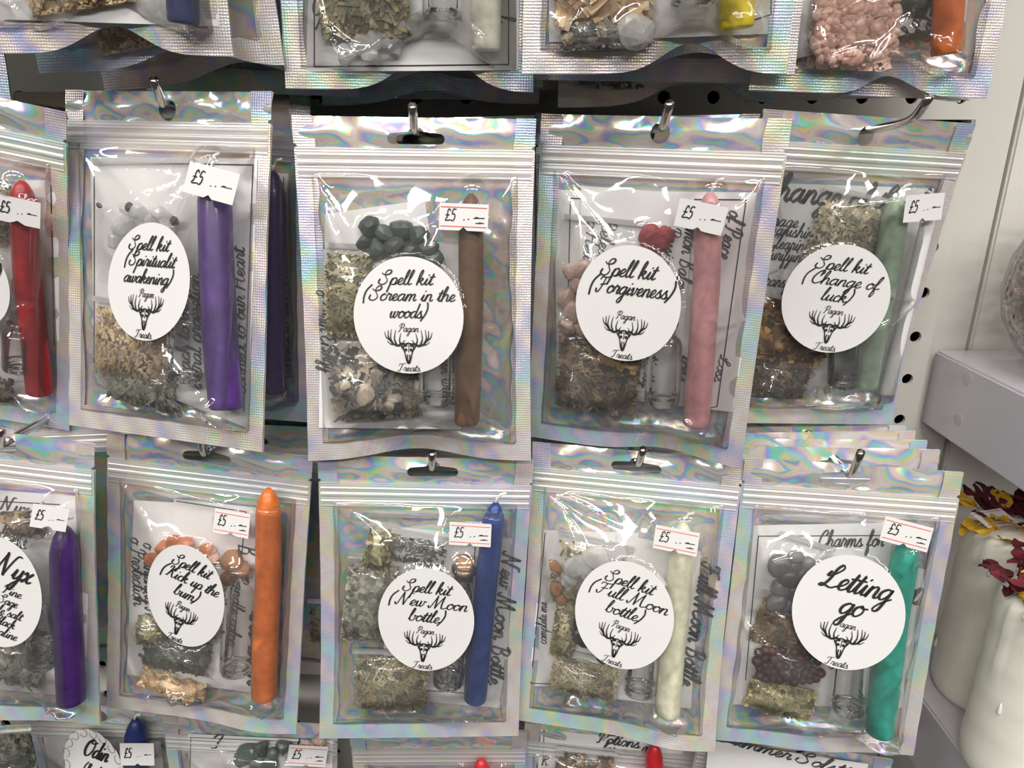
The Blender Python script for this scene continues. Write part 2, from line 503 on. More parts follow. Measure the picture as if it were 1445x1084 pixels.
class Pen:
    """collects flat ink in 2-D: verts (x, z) and faces"""

    def __init__(self):
        self.v, self.f = [], []

    def ribbon(self, P, wd):
        P = np.asarray(P, float)
        n = len(P)
        T = np.gradient(P, axis=0)
        Ln = np.maximum(np.hypot(T[:, 0], T[:, 1]), 1e-9)[:, None]
        T = T / Ln
        Nn = np.stack([-T[:, 1], T[:, 0]], 1)
        wd = np.broadcast_to(np.asarray(wd, float), (n,))[:, None] * 0.5
        A, B = P + Nn * wd, P - Nn * wd
        o = len(self.v)
        self.v += [tuple(x) for x in A] + [tuple(x) for x in B]
        for i in range(n - 1):
            self.f.append((o + i, o + n + i, o + n + i + 1, o + i + 1))
        for c, wv in ((P[0], wd[0, 0]), (P[-1], wd[-1, 0])):
            self.blob(c, wv, 6)

    def blob(self, c, r, seg=8, ry=None):
        o = len(self.v)
        ry = r if ry is None else ry
        for k in range(seg):
            a = 2 * math.pi * k / seg
            self.v.append((c[0] + r * math.cos(a), c[1] + ry * math.sin(a)))
        self.f.append(tuple(range(o, o + seg)))

    def line(self, a, b, wd):
        self.ribbon(np.array([a, b], float), wd)

    def text(self, s, cx, cz, xh, width=None, ang=0.0, slant=0.32, style='script', align='c', weight=1.0):
        """s centred on (cx, cz) = middle of its baseline; xh: height of a small x"""
        x, strokes = 0.0, []
        for ch in s:
            adv, st = G.get(ch, (0.6, []))
            if style == 'italic':
                adv *= 1.06
            for k in st:
                p = spline(k)
                p[:, 0] += x
                strokes.append(p)
            x += adv
        if not strokes:
            return
        nat = max(x, 0.01)
        sx = xh if width is None else width / nat
        ca, sa = math.cos(ang), math.sin(ang)
        for p in strokes:
            q = np.stack([(p[:, 0] - (nat / 2 if align == 'c' else 0)) * sx + p[:, 1] * slant * xh, p[:, 1] * xh], 1)
            d = np.gradient(q, axis=0)
            ln = np.maximum(np.hypot(d[:, 0], d[:, 1]), 1e-9)
            if style == 'script':
                wd = xh * weight * (0.155 + 0.10 * np.clip(-d[:, 1] / ln, 0, 1))
            elif style == 'pen':
                wd = xh * weight * 0.16
            else:                      # broad nib held at 40 degrees
                na = math.radians(40)
                wd = xh * weight * (0.09 + 0.15 * np.abs(d[:, 0] / ln * math.sin(na) - d[:, 1] / ln * -math.cos(na)))
            r = np.stack([cx + q[:, 0] * ca - q[:, 1] * sa, cz + q[:, 0] * sa + q[:, 1] * ca], 1)
            self.ribbon(r, wd)

    def build(self, name, surf, mat, parent, M=None, inplane=None):
        """surf(x, z) -> array of 3-D points"""
        if not self.v:
            return None
        V = np.array(self.v)
        return obj(name, surf(V[:, 0], V[:, 1]), self.f, mat, parent, M)


def emblem(pen, cx, cz, R, ang, sx=1.0):
    """antlered deer skull"""
    ca, sa = math.cos(ang), math.sin(ang)

    def T(pts):
        p = np.array(pts, float)
        p[:, 1] = -.43 + (p[:, 1] + .43) * np.where(p[:, 1] < -.43, 1.10, 1.05)
        p = p * R
        p[:, 0] *= sx
        return np.stack([cx + p[:, 0] * ca - p[:, 1] * sa, cz + p[:, 0] * sa + p[:, 1] * ca], 1)

    def taper(n, a, b):
        return np.linspace(a, b, n) * R

    for s in (-1, 1):
        def m(pts):
            return [(s * x, z) for x, z in pts]
        for pts, a, b in [
            ([(.045, -.46), (.10, -.44), (.18, -.465), (.27, -.43), (.335, -.34), (.34, -.24)], .05, .012),
            ([(.13, -.45), (.15, -.38), (.125, -.28)], .03, .008),
            ([(.20, -.455), (.235, -.36), (.215, -.23)], .032, .008),
            ([(.265, -.43), (.30, -.35), (.285, -.22)], .03, .008),
            ([(.31, -.385), (.375, -.34), (.40, -.26)], .026, .008),
            ([(.23, -.45), (.30, -.445), (.36, -.40)], .022, .008),
            ([(.09, -.445), (.085, -.41), (.06, -.38)], .022, .008)]:
            p = spline(m(pts))
            pen.ribbon(T(p), taper(len(p), a, b))
        p = spline(m([(.02, -.43), (.07, -.45), (.085, -.51), (.06, -.57), (.045, -.64), (.025, -.70), (0, -.715)]))
        pen.ribbon(T(p), taper(len(p), .022, .018))
        p = spline(m([(.085, -.49), (.12, -.475), (.095, -.52)]))
        pen.ribbon(T(p), taper(len(p), .022, .012))
        pen.blob(T([(s * .045, -.525)])[0], .026 * R)
        p = spline(m([(.018, -.60), (.022, -.64), (.012, -.69)]))
        pen.ribbon(T(p), taper(len(p), .02, .02))
    p = spline([(-.03, -.44), (0, -.425), (.03, -.44)])
    pen.ribbon(T(p), .02 * R)
    pen.ribbon(T(spline([(0, -.45), (.008, -.49), (0, -.56)])), .012 * R)
    pen.ribbon(T(spline([(-.02, -.695), (0, -.72), (.02, -.695)])), .04 * R)


# ------------------------------------------------------------------ pixels to places
CT, ST = math.cos(PITCH), math.sin(PITCH)


def ray(px, py):
    u, v = (px - 722.5) / FPX, (py - 542.0) / FPX
    return Vector((u, CT - v * ST, -ST - v * CT))


def at_depth(px, py, y):
    d = ray(px, py)
    return CAM + d * (y / d.y)


W, H = 0.100, 0.147              # all the pouches are the same size
SIDE, BOT, ZT, ZB, WTOP = 0.0085, 0.0095, 0.0125, 0.0225, 0.029


def rotm(yaw, pit, rol):
    return (Matrix.Rotation(math.radians(yaw), 4, 'Z') @ Matrix.Rotation(math.radians(pit), 4, 'X') @
            Matrix.Rotation(math.radians(rol), 4, 'Y'))


class Wave:
    def __init__(self, rng, n, kmin, kmax, amp, ridged=False):
        self.k = []
        self.ridged = ridged
        for _ in range(n):
            a = rng.uniform(0, math.pi)
            k = rng.uniform(kmin, kmax)
            self.k.append((k * math.cos(a), k * math.sin(a), rng.uniform(0, 6.28), amp * rng.uniform(0.4, 1.0) * kmin / k))

    def __call__(self, x, z):
        h = 0
        for kx, kz, ph, a in self.k:
            s = np.sin(kx * x + kz * z + ph)
            h = h + (a * (1 - 2 * np.abs(s)) if self.ridged else a * s)
        return h


class Pouch:
    """one hanging holographic pouch; contents are put in by the methods below"""

    def __init__(self, key, pose, label, seed, hole='round', lift=0.0, liftx=0.0, liftw=0.02, push=0.0, simple=False, group=None, hole_px=None, curl=0.0):
        self.key, self.simple = key, simple
        self.rng = random.Random(seed)
        x, y, z, yaw, pit, rol = pose
        self.M = Matrix.Translation(CAM + Vector((x, y, z))) @ rotm(yaw, pit, rol)
        self.Mi = self.M.inverted()
        self.root = empty('foil_pouch', self.M)
        tag(self.root, label, 'pouch', group)
        self.hole, self.lift, self.liftx, self.liftw, self.push, self.curl = hole, lift, liftx, liftw, push, curl
        self.hx, self.hz = 0.0, H / 2 - 0.0075
        if hole_px:
            self.hx, self.hz = self.loc(*hole_px)
            self.hz = min(self.hz, H / 2 - 0.0054)
        self.obst = []
        self.sticks = []
        self.low = Wave(self.rng, 4, 40, 90, 0.00025)
        self.pinch = self.rng.uniform(0.01, 0.025)

    # bag-local (x, z) of a pixel, on the layer h in front of the back foil
    def loc(self, px, py, h=0.0):
        o = self.Mi @ CAM
        d = self.Mi.to_3x3() @ ray(px, py)
        t = (-h - o.y) / d.y
        p = o + d * t
        return p.x, p.z

    def size(self, px, py, wpx, h=0.0):
        a, b = self.loc(px - wpx / 2, py, h), self.loc(px + wpx / 2, py, h)
        return math.hypot(a[0] - b[0], a[1] - b[1])

    def warp(self, P):
        """gentle bending shared by every layer of the pouch"""
        P = np.array(P, float)
        x, z = P[:, 0].copy(), P[:, 2].copy()
        t = (z + H / 2) / H
        low = self.low(x, z)
        fb = np.clip((0.42 - t) / 0.42, 0, 1) ** 2
        g = np.exp(-((x - self.liftx) / self.liftw) ** 2)
        P[:, 0] = x * (1 - self.pinch * np.sin(np.pi * np.clip(t, 0, 1)))
        P[:, 2] = z + self.lift * g * fb
        P[:, 1] += low * np.clip(4 * (1 - np.abs(2 * t - 1)), 0.4, 1) + self.push * g * fb + self.curl * fb
        return P

    def hole_world(self):
        return (self.M @ Vector((self.hx, 0, self.hz))).copy()

    # ---- contents
    def place(self, x, z, h, ang=0.0, mx=None, mz=None):
        mx, mz = (x, z) if mx is None else (mx, mz)
        off = self.warp([(mx, 0, mz)])[0] + np.array([x - mx, 0, z - mz])
        return self.M @ Matrix.Translation((off[0], off[1] - h, off[2])) @ Matrix.Rotation(-ang, 4, 'Y')

    def candle(self, top, bot, wpx, wax, label, wick=True, h=None):
        r = self.size((top[0] + bot[0]) / 2, (top[1] + bot[1]) / 2, wpx, 0.0075) / 2
        hh = r + 0.0022 if h is None else h
        x0, z0 = self.loc(*top, hh)
        x1, z1 = self.loc(*bot, hh)
        ln = math.hypot(x1 - x0, z1 - z0)
        ang = math.atan2(-(x0 - x1), z0 - z1)
        rng = self.rng
        prof = [(r * 0.86, 0), (r * 0.98, 0.0008), (r * 1.0, 0.004), (r * .985, ln * .3), (r * .97, ln * .6), (r * .94, ln * .86),
                (r * .90, ln - r * 1.7), (r * .72, ln - r * 0.9), (r * .45, ln - r * 0.35), (r * .18, ln - 0.0003)]
        v, f = lathe(prof, 20)
        V = np.array(v)
        V[:, 0] += 0.0004 * np.sin(V[:, 2] * 60 + rng.uniform(0, 6))
        V[:, 1] += 0.0004 * np.sin(V[:, 2] * 75 + rng.uniform(0, 6))
        root = empty('spell_candle', self.place(x1, z1, hh, ang, (x0 + x1) / 2, (z0 + z1) / 2))
        tag(root, label, 'candle')
        obj('wax_body', V, f, 'wax_' + wax, root, smooth=True)
        if wick:
            p = [(0, 0, ln - .001), (0.0006, 0, ln + .002), (0.0022, -.0008, ln + .0042), (0.0045, -0.001, ln + .0048)]
            v, f = tube(p, 0.0007, 6)
            obj('wick', v, f, 'wick', root, smooth=True)
        self.obst.append(('cap', x0, z0, x1, z1, r, hh + r))
        return root

    def vial(self, top, bot, wpx, label, cork=False, h=0.0085):
        x0, z0 = self.loc(*top, h)
        x1, z1 = self.loc(*bot, h)
        r = self.size((top[0] + bot[0]) / 2, (top[1] + bot[1]) / 2, wpx, h) / 2
        r = min(r, 0.0078)
        ln = math.hypot(x1 - x0, z1 - z0)
        ang = math.atan2(-(x0 - x1), z0 - z1)
        prof = [(r * .3, .0012), (r * .72, .0002), (r * .93, .0004), (r, .0022), (r, ln * .5), (r, ln * .72), (r * .92, ln * .79),
                (r * .62, ln * .85), (r * .6, ln * .94), (r * .76, ln * .96), (r * .76, ln), (r * .5, ln)]
        v, f = lathe(prof, 28, close_top=False)
        root = empty('glass_vial', self.place(x1, z1, h, ang, (x0 + x1) / 2, (z0 + z1) / 2))
        tag(root, label, 'vial')
        obj('glass_body', v, f, 'vial_glass', root, smooth=True)
        v, f = lathe([(r * .55, .0022), (r * .86, .0016), (r * .9, .0032), (r * .86, .0044), (r * .8, .0034), (r * .5, .003)], 28, False, False)
        obj('base_ring', v, f, 'vial_glass', root, smooth=True)
        if cork:
            v, f = lathe([(r * .42, ln * .9), (r * .5, ln + .001), (r * .58, ln + .004), (r * .52, ln + .0045)], 14)
            obj('cork', v, f, 'cork', root, smooth=True)
        self.obst.append(('cap', x0, z0, x1, z1, r, h + r))

    def leaflet(self, corners, label, h=0.0012, border=None, words=(), curve=0.0):
        """corners TL, TR, BR, BL in pixels"""
        P = [self.loc(*c, h) for c in corners]
        cx, cz = sum(p[0] for p in P) / 4, sum(p[1] for p in P) / 4
        nx, nz = 8, 10
        V = []
        off = self.warp([(cx, 0, cz)])[0] - np.array([cx, 0, cz])
        for j in range(nz):
            for i in range(nx):
                a, b = i / (nx - 1), j / (nz - 1)
                x = (P[3][0] * (1 - a) + P[2][0] * a) * (1 - b) + (P[0][0] * (1 - a) + P[1][0] * a) * b - cx
                z = (P[3][1] * (1 - a) + P[2][1] * a) * (1 - b) + (P[0][1] * (1 - a) + P[1][1] * a) * b - cz
                V.append((x, 0, z))
        cur = lambda x: -curve * (np.asarray(x) / 0.03) ** 2
        V = np.array(V)
        V[:, 1] = -cur(V[:, 0])
        root = empty('leaflet', self.M @ Matrix.Translation((cx + off[0], off[1] - h, cz + off[2])))
        tag(root, label, 'leaflet')
        sheet = obj('sheet', V, grid_faces(nx, nz), 'paper', root, smooth=True)
        surf = lambda x, z: np.stack([x - cx, -cur(x - cx) - 0.00022, z - cz], 1)
        if border:
            pen = Pen()
            Q = [self.loc(*c, h) for c in border]
            n = len(Q)
            for k in range(n - 1):
                pen.line(Q[k], Q[k + 1], 0.00045)
            pen.build('printed_border', surf, 'ink', sheet)
        if words:
            for s, px, py, xpx, wpx, deg, *rest in words:
                pen = Pen()
                x, z = self.loc(px, py, h)
                k = self.size(px, py, 100, h) / 100
                pen.text(s, x, z, xpx * k, wpx * k, math.radians(deg), 0.18, 'italic', weight=rest[0] if rest else 1.0)
                pen.build('lettering', surf, 'soft_ink', sheet)
        self.obst.append(('flat', [(p[0], p[1]) for p in P], h + 0.0006))
        return root

    def sachet(self, c, wpx, hpx, deg, kind, mat, n, label, h=0.0022, thick=0.0052, grip=True, ln=(0.003, 0.0009), pouch=None, fill=(0.0, 1.0)):
        """small clear bag; kind: needles, chips, mixed; the herb fills part `fill` of its height"""
        cx, cz = self.loc(*c, h)
        k = self.size(c[0], c[1], 100, h) / 100
        w2, h2 = wpx * k / 2, hpx * k / 2
        ang = math.radians(deg)
        rng = self.rng
        root = empty('herb_sachet', self.place(cx, cz, h, ang))
        tag(root, label, 'sachet')
        pillow = lambda x, z: np.clip((1 - np.abs(x / w2) ** 3), 0, 1) * np.clip((1 - np.abs(z / h2) ** 3), 0, 1)
        V, F = [], []
        z0, z1 = -h2 + 2 * h2 * fill[0], -h2 + 2 * h2 * fill[1]
        for _ in range(n):
            x = rng.uniform(-w2, w2) * 0.95
            z = rng.uniform(z0, z1) * 0.96
            d = rng.random() ** 0.6 * thick * max(0.12, float(pillow(np.array(x), np.array(z)))) * 0.93
            l = ln[0] * rng.uniform(0.6, 1.55) / 2
            wd = ln[1] * rng.uniform(0.65, 1.6) / 2
            th = wd * (0.8 if kind == 'needles' else 0.35)
            a = rng.uniform(0, math.pi)
            if kind == 'chips':
                l = min(l, 2.2 * wd)
            e = rng.uniform(-0.35, 0.35)
            ax = Vector((math.cos(a) * math.cos(e), math.sin(e) * 0.6, math.sin(a) * math.cos(e)))
            nn = Vector((rng.uniform(-.5, .5), -1, rng.uniform(-.5, .5))).normalized()
            bx = ax.cross(nn).normalized()
            nn = bx.cross(ax).normalized()
            p = Vector((x, -d, z))
            o = len(V)
            tp = rng.uniform(0.5, 1.0)
            for sl, sw in ((-1, 1), (1, tp)):
                for sb, sn in ((-1, -1), (1, -1), (1, 1), (-1, 1)):
                    q = p + ax * (l * sl) + bx * (wd * sb * sw) + nn * (th * sn * sw)
                    V.append((max(-w2, min(w2, q.x)), min(q.y, 0.0003), max(-h2, min(h2, q.z))))
            F += [(o, o + 3, o + 2, o + 1), (o + 4, o + 5, o + 6, o + 7)] + [(o + i, o + (i + 1) % 4, o + 4 + (i + 1) % 4, o + 4 + i) for i in range(4)]
        if n:
            hb = obj('dried_herbs', V, F, mat, root)
            hb['kind'] = 'stuff'
        nx, nz = 22, 22
        xs, zs = np.meshgrid(np.linspace(-w2 * 1.08, w2 * 1.08, nx), np.linspace(-h2 * 1.05, h2 * (1.3 if grip else 1.06), nz))
        wv = Wave(rng, 4, 350, 900, 0.00035, True)
        Y = -(thick + 0.0006) * np.maximum(pillow(xs, np.clip(zs, -h2, h2)), 0) - 0.0002 - np.abs(wv(xs, zs))
        obj('pouch_film', np.stack([xs.ravel(), Y.ravel(), zs.ravel()], 1), grid_faces(nx, nz), 'sachet_film', root, smooth=True)
        if grip:
            v, f = box(-w2 * 1.08, w2 * 1.08, -0.0013, -0.0003, h2 * 1.12, h2 * 1.12 + 0.0022)
            obj('grip_seal', v, f, 'grip_plastic', root)
        self.obst.append(('pillow', cx, cz, w2, h2, ang, h, thick + 0.0012))
        return root

    def pieces(self, spots, mat, name, label, cat, group, size, h=0.0045, squash=0.7, seed=1, rough=0.28):
        """separate stones, berries, chunks: spots = list of (px, py[, scale])"""
        protos = []
        for i in range(3):
            rg = random.Random(seed * 10 + i)
            bm = bmesh.new()
            bmesh.ops.create_icosphere(bm, subdivisions=2, radius=1.0)
            wv = [(Vector((rg.gauss(0, 1), rg.gauss(0, 1), rg.gauss(0, 1))).normalized(), rg.uniform(0.55, 0.95)) for _ in range(9)]
            for vv in bm.verts:
                p = vv.co.copy()
                if rough > 0.1:
                    for nrm, dd in wv:
                        e = p.dot(nrm) - dd
                        if e > 0:
                            p -= nrm * e * 0.9
                else:
                    p *= 1 + rough * math.sin(7 * p.x + i) * math.sin(6 * p.z)
                vv.co = Vector((p.x, p.y * squash, p.z))
            me = bpy.data.meshes.new(name)
            bm.to_mesh(me)
            bm.free()
            me.materials.append(MATS[mat])
            me.polygons.foreach_set('use_smooth', [rough <= 0.1] * len(me.polygons))
            protos.append(me)
        for i, sp in enumerate(spots):
            x, z = self.loc(sp[0], sp[1], h)
            s = size * (sp[2] if len(sp) > 2 else self.rng.uniform(0.75, 1.2))
            o = bpy.data.objects.new(name, protos[i % 3])
            COL.objects.link(o)
            o.matrix_world = self.place(x, z, h + self.rng.uniform(-.0006, .0006)) @ Matrix.Rotation(self.rng.uniform(0, 6.28), 4, 'Y') @ \
                Matrix.Diagonal((s * self.rng.uniform(.8, 1.2), s, s * self.rng.uniform(.8, 1.2), 1))
            tag(o, label, cat, group)
            self.obst.append(('ball', x, z, s, h + s * squash))

    def roll_of_paper(self, top, bot, wpx, label, h=0.007):
        x0, z0 = self.loc(*top, h)
        x1, z1 = self.loc(*bot, h)
        r = self.size(top[0], (top[1] + bot[1]) / 2, wpx, h) / 2
        ln = math.hypot(x1 - x0, z1 - z0)
        ang = math.atan2(-(x0 - x1), z0 - z1)
        V, F = [], []
        n = 46
        for i in range(n):
            a = -2.2 + i * 0.36
            rr = r * (0.55 + 0.45 * i / n)
            for zz in (0, ln * .5, ln):
                V.append((rr * math.cos(a), rr * math.sin(a) * .7, zz))
        for i in range(n - 1):
            for j in range(2):
                F.append((i * 3 + j, i * 3 + 3 + j, i * 3 + 4 + j, i * 3 + 1 + j))
        o = obj('rolled_paper', V, F, 'paper', None, self.place(x1, z1, h, ang), smooth=True)
        tag(o, label, 'rolled paper')
        self.obst.append(('cap', x0, z0, x1, z1, r, h + r * .8))

    # ---- the drape of the clear front over the contents
    def drape(self, nx, nz):
        x0, x1, z0, z1 = -W / 2 + SIDE * 0.75, W / 2 - SIDE * 0.75, -H / 2 + BOT * 0.8, H / 2 - ZB + 0.001
        xs, zs = np.linspace(x0, x1, nx), np.linspace(z0, z1, nz)
        X, Z = np.meshgrid(xs, zs)
        ob = np.full(X.shape, 0.0014)
        for o in self.obst:
            if o[0] == 'cap':
                _, ax, az, bx, bz, r, top = o
                L2 = (bx - ax) ** 2 + (bz - az) ** 2
                t = np.clip(((X - ax) * (bx - ax) + (Z - az) * (bz - az)) / L2, 0, 1)
                d = np.hypot(X - ax - t * (bx - ax), Z - az - t * (bz - az))
                rr = r + 0.0017
                e = np.where(d < rr, top - r + np.sqrt(np.maximum(rr * rr - d * d, 0)), 0)
                ob = np.maximum(ob, e)
            elif o[0] == 'pillow':
                _, cx, cz, w2, h2, an, h, th = o
                u = (X - cx) * math.cos(an) + (Z - cz) * math.sin(an)
                v = -(X - cx) * math.sin(an) + (Z - cz) * math.cos(an)
                m = (np.abs(u) < w2 * 1.08) & (np.abs(v) < h2 * 1.06)
                e = h + th * np.clip(1 - np.abs(u / w2) ** 3, 0, 1) * np.clip(1 - np.abs(v / h2) ** 3, 0, 1) + .0012
                ob = np.where(m, np.maximum(ob, e), ob)
            elif o[0] == 'ball':
                _, cx, cz, r, top = o
                d = np.hypot(X - cx, Z - cz)
                e = np.where(d < r * 1.2, top + 0.0010, 0)
                ob = np.maximum(ob, e)
            else:
                ob = np.maximum(ob, 0.0022)
        h = ob.copy()
        edge = np.zeros_like(h, bool)
        edge[0], edge[-1], edge[:, 0], edge[:, -1] = True, True, True, True
        bv = 0.0009
        # limit the obstacle near the sealed edge so that the film can come down to it
        de = np.minimum(np.minimum(X - x0, x1 - X), np.minimum(Z - z0, z1 - Z))
        ob = np.minimum(ob, bv + de * 10.0)
        for it in range(420):
            a = h.copy()
            a[1:-1, 1:-1] = 0.25 * (h[2:, 1:-1] + h[:-2, 1:-1] + h[1:-1, 2:] + h[1:-1, :-2])
            h = np.maximum(a, ob)
            h[edge] = bv
        # creases: straight folds that run out from corners, candle ends and the seal
        rng = self.rng
        base = h.copy()
        cr = np.zeros_like(h)
        anchors = [(x0, z0), (x1, z0), (x0, z1), (x1, z1), (x0, (z0 + z1) / 2), (x1, (z0 + z1) / 2)]
        for o in self.obst:
            if o[0] == 'cap':
                anchors += [(o[1], o[2]), (o[3], o[4])]
        for _ in range(26 if not self.simple else 10):
            ax, az = rng.choice(anchors)
            tx, tz = rng.uniform(x0, x1), rng.uniform(z0, z1)
            if rng.random() < 0.4:
                tz = z0 + (az - z0) * rng.uniform(0.1, 0.5)
            dx, dz = tx - ax, tz - az
            ln = math.hypot(dx, dz)
            if ln < 0.006:
                continue
            ln_use = min(ln, rng.uniform(0.022, 0.085))
            u = ((X - ax) * dx + (Z - az) * dz) / ln
            v = (-(X - ax) * dz + (Z - az) * dx) / ln
            wdt = rng.uniform(0.0012, 0.0042) * (0.5 + u / ln_use)
            wdt = np.maximum(wdt, 0.0006)
            A = rng.uniform(0.0007, 0.0024) * rng.choice((1, 1, -0.5))
            cr += A * np.exp(-np.abs(v) / wdt) * np.clip(u / 0.003, 0, 1) * np.clip((ln_use - u) / (ln_use * 0.5), 0, 1)
        for _ in range(9 if not self.simple else 3):
            ax, az = rng.uniform(x0, x1), z0 + rng.uniform(0.0, 0.004)
            an = rng.uniform(0.25, 2.9)
            dx, dz = math.cos(an), math.sin(an)
            ln_use = rng.uniform(0.018, 0.045)
            u = (X - ax) * dx + (Z - az) * dz
            v = -(X - ax) * dz + (Z - az) * dx
            wdt = np.maximum(rng.uniform(0.0012, 0.003) * (0.4 + u / ln_use), 0.0006)
            cr += rng.uniform(0.0012, 0.0034) * np.exp(-np.abs(v) / wdt) * np.clip(u / 0.004, 0, 1) * np.clip((ln_use - u) / (ln_use * 0.6), 0, 1)
        cr += Wave(rng, 4, 50, 130, 0.0006, True)(X, Z)
        fade = np.clip(de / 0.004, 0, 1)
        h = np.maximum(base + cr * fade, np.minimum(base, ob))
        return X, Z, h, ob

    def finish(self, sticker=None, price=None, nx=84, nz=112):
        rng = self.rng
        if self.simple:
            nx, nz = 30, 40
        X, Z, h, ob = self.drape(nx, nz)
        flats = []

        def flat(cx, cz, ax, az, ang, extra=0.0):
            """a plane that lies on the film where a label is stuck; presses the film flat under it"""
            u = (X - cx) * math.cos(ang) + (Z - cz) * math.sin(ang)
            v = -(X - cx) * math.sin(ang) + (Z - cz) * math.cos(ang)
            inside = (u / ax) ** 2 + (v / az) ** 2 < 1.0
            if inside.sum() < 6:
                return (0.0, 0.0, 0.006)
            A = np.stack([X[inside] - cx, Z[inside] - cz, np.ones(inside.sum())], 1)
            c, *_ = np.linalg.lstsq(A, h[inside], rcond=None)
            c[:2] = np.clip(c[:2], -0.12, 0.12)
            rs = h[inside] - A @ c
            c[2] += max(np.quantile(rs, 0.8), np.max(ob[inside] - A @ c) - 0.0002) + extra
            near = (u / ax) ** 2 + (v / az) ** 2 < 1.25
            pl = c[0] * (X - cx) + c[1] * (Z - cz) + c[2]
            h[near] = np.maximum(np.minimum(h[near], pl[near] - 0.00035), ob[near])
            h[inside] = pl[inside] - 0.0005
            return tuple(c)

        st = pr = None
        if sticker:
            (px, py, rx, ry, deg) = sticker['at']
            cx, cz = self.loc(px, py, 0.010)
            ax, az = self.size(px, py, 2 * rx, 0.010) / 2, 0
            a, b = self.loc(px, py - ry, 0.010), self.loc(px, py + ry, 0.010)
            az = math.hypot(a[0] - b[0], a[1] - b[1]) / 2
            st = (cx, cz, ax, az, math.radians(deg), flat(cx, cz, ax, az, 0))
        if price:
            px, py, wpx, hpx, deg, red = price
            cx, cz = self.loc(px, py, 0.012)
            k = self.size(px, py, 100, 0.012) / 100
            pr = (cx, cz, wpx * k / 2, hpx * k / 2, math.radians(deg), flat(cx, cz, wpx * k / 2 * 1.15, hpx * k / 2 * 1.15, math.radians(deg), 0.0003), red)

        V = np.stack([X.ravel(), -h.ravel(), Z.ravel()], 1)
        obj('front_window', self.warp(V), grid_faces(nx, nz), 'film', self.root, smooth=True)

        # back foil with the hanging hole and the tear notches
        out = []
        gx, gz = (44, 62) if not self.simple else (20, 28)

        def notch(x, z):
            for nz_ in (H / 2 - 0.0118,):
                d = np.abs(z - nz_)
                x = np.where((d < 0.0011) & (np.abs(x) > W / 2 - 0.001), x - np.sign(x) * (0.0011 - d) * 1.3, x)
            return x
        zed = np.unique(np.concatenate([np.linspace(-H / 2, H / 2, gz), H / 2 - 0.0118 + np.array([-.0011, -.0004, 0, .0004, .0011])]))
        pts = []
        for z in zed:
            for x in np.linspace(-W / 2, W / 2, gx):
                e = abs(abs(x) - W / 2) < 1e-9 or abs(abs(z) - H / 2) < 1e-9
                jit = 0 if e else 0.0004
                pts.append((x + rng.uniform(-jit, jit), z + (0 if e else rng.uniform(-jit, jit))))
        hole = []
        if self.hole == 'round':
            for k in range(22):
                a = 2 * math.pi * k / 22
                hole.append((self.hx + 0.0039 * math.cos(a), self.hz + 0.0042 * math.sin(a)))
        elif self.hole == 'slot':
            for k in range(9):
                a = -math.pi / 2 + math.pi * k / 8
                hole.append((self.hx + 0.0098 + 0.0021 * math.cos(a), self.hz - 0.0012 + 0.0021 * math.sin(a)))
            for k in range(7):
                a = math.pi * (0.08 + 0.84 * k / 6)
                hole.append((self.hx + 0.0034 * math.cos(a), self.hz + 0.0008 + 0.0030 * math.sin(a)))
            for k in range(9):
                a = math.pi / 2 + math.pi * k / 8
                hole.append((self.hx - 0.0098 + 0.0021 * math.cos(a), self.hz - 0.0012 + 0.0021 * math.sin(a)))
        hp = np.array(hole) if hole else None

        def inhole(x, z, grow=0.0):
            if hp is None:
                return False
            if abs(x - self.hx) > 0.014 or abs(z - self.hz) > 0.007:
                return False
            c = False
            n = len(hole)
            for i in range(n):
                xa, za = hole[i]
                xb, zb = hole[i - 1]
                if (za > z) != (zb > z) and x < (xb - xa) * (z - za) / (zb - za) + xa:
                    c = not c
            return c
        pts = [p for p in pts if not inhole(*p)]
        if hole:
            pts = [p for p in pts if np.min(np.hypot(hp[:, 0] - p[0], hp[:, 1] - p[1])) > 0.0006]
        o = len(pts)
        pts += hole
        edges = [(o + i, o + (i + 1) % len(hole)) for i in range(len(hole))]
        r = delaunay_2d_cdt([Vector(p) for p in pts], edges, [], 0, 1e-6)
        vv = np.array([(p.x, p.y) for p in r[0]])
        ff = []
        for t in r[2]:
            c = vv[list(t)].mean(0)
            if not inhole(c[0], c[1]):
                ff.append(tuple(reversed(t)))
        x, z = vv[:, 0], vv[:, 1]
        mid = np.clip((W / 2 - SIDE - np.abs(x)) / 0.006, 0, 1)
        inwin = np.clip((H / 2 - WTOP - z) / 0.004, 0, 1) * np.clip((z + H / 2 - BOT) / 0.006, 0, 1)
        head = np.clip((z - (H / 2 - ZT)) / 0.002, 0, 1) * np.clip((H / 2 - z) / 0.002, 0, 1)
        f1 = Wave(rng, 6, 180, 480, 0.0007, True)
        f2 = Wave(rng, 5, 200, 520, 0.00055)
        f3 = Wave(rng, 3, 60, 130, 0.0012)
        y = mid * inwin * (f1(x, z) + f3(x, z) + 0.0026) + head * mid * (f2(x, z) * 1.1)
        y = y + head * -0.0016 * np.exp(-((z - (H / 2 - 0.0065)) / 0.0035) ** 2) * (0.6 + 0.4 * np.sin(x * 190 + rng.uniform(0, 6)))
        y = np.maximum(y, np.where(z < H / 2 - ZB, -0.0003, -0.0022))
        x = notch(x, z)
        bp = obj('back_panel', self.warp(np.stack([x, y, z], 1)), ff, 'holo_foil', self.root, smooth=True)

        # embossed welded border: sides, foot, and the thin line over the zip
        V, F = [], []
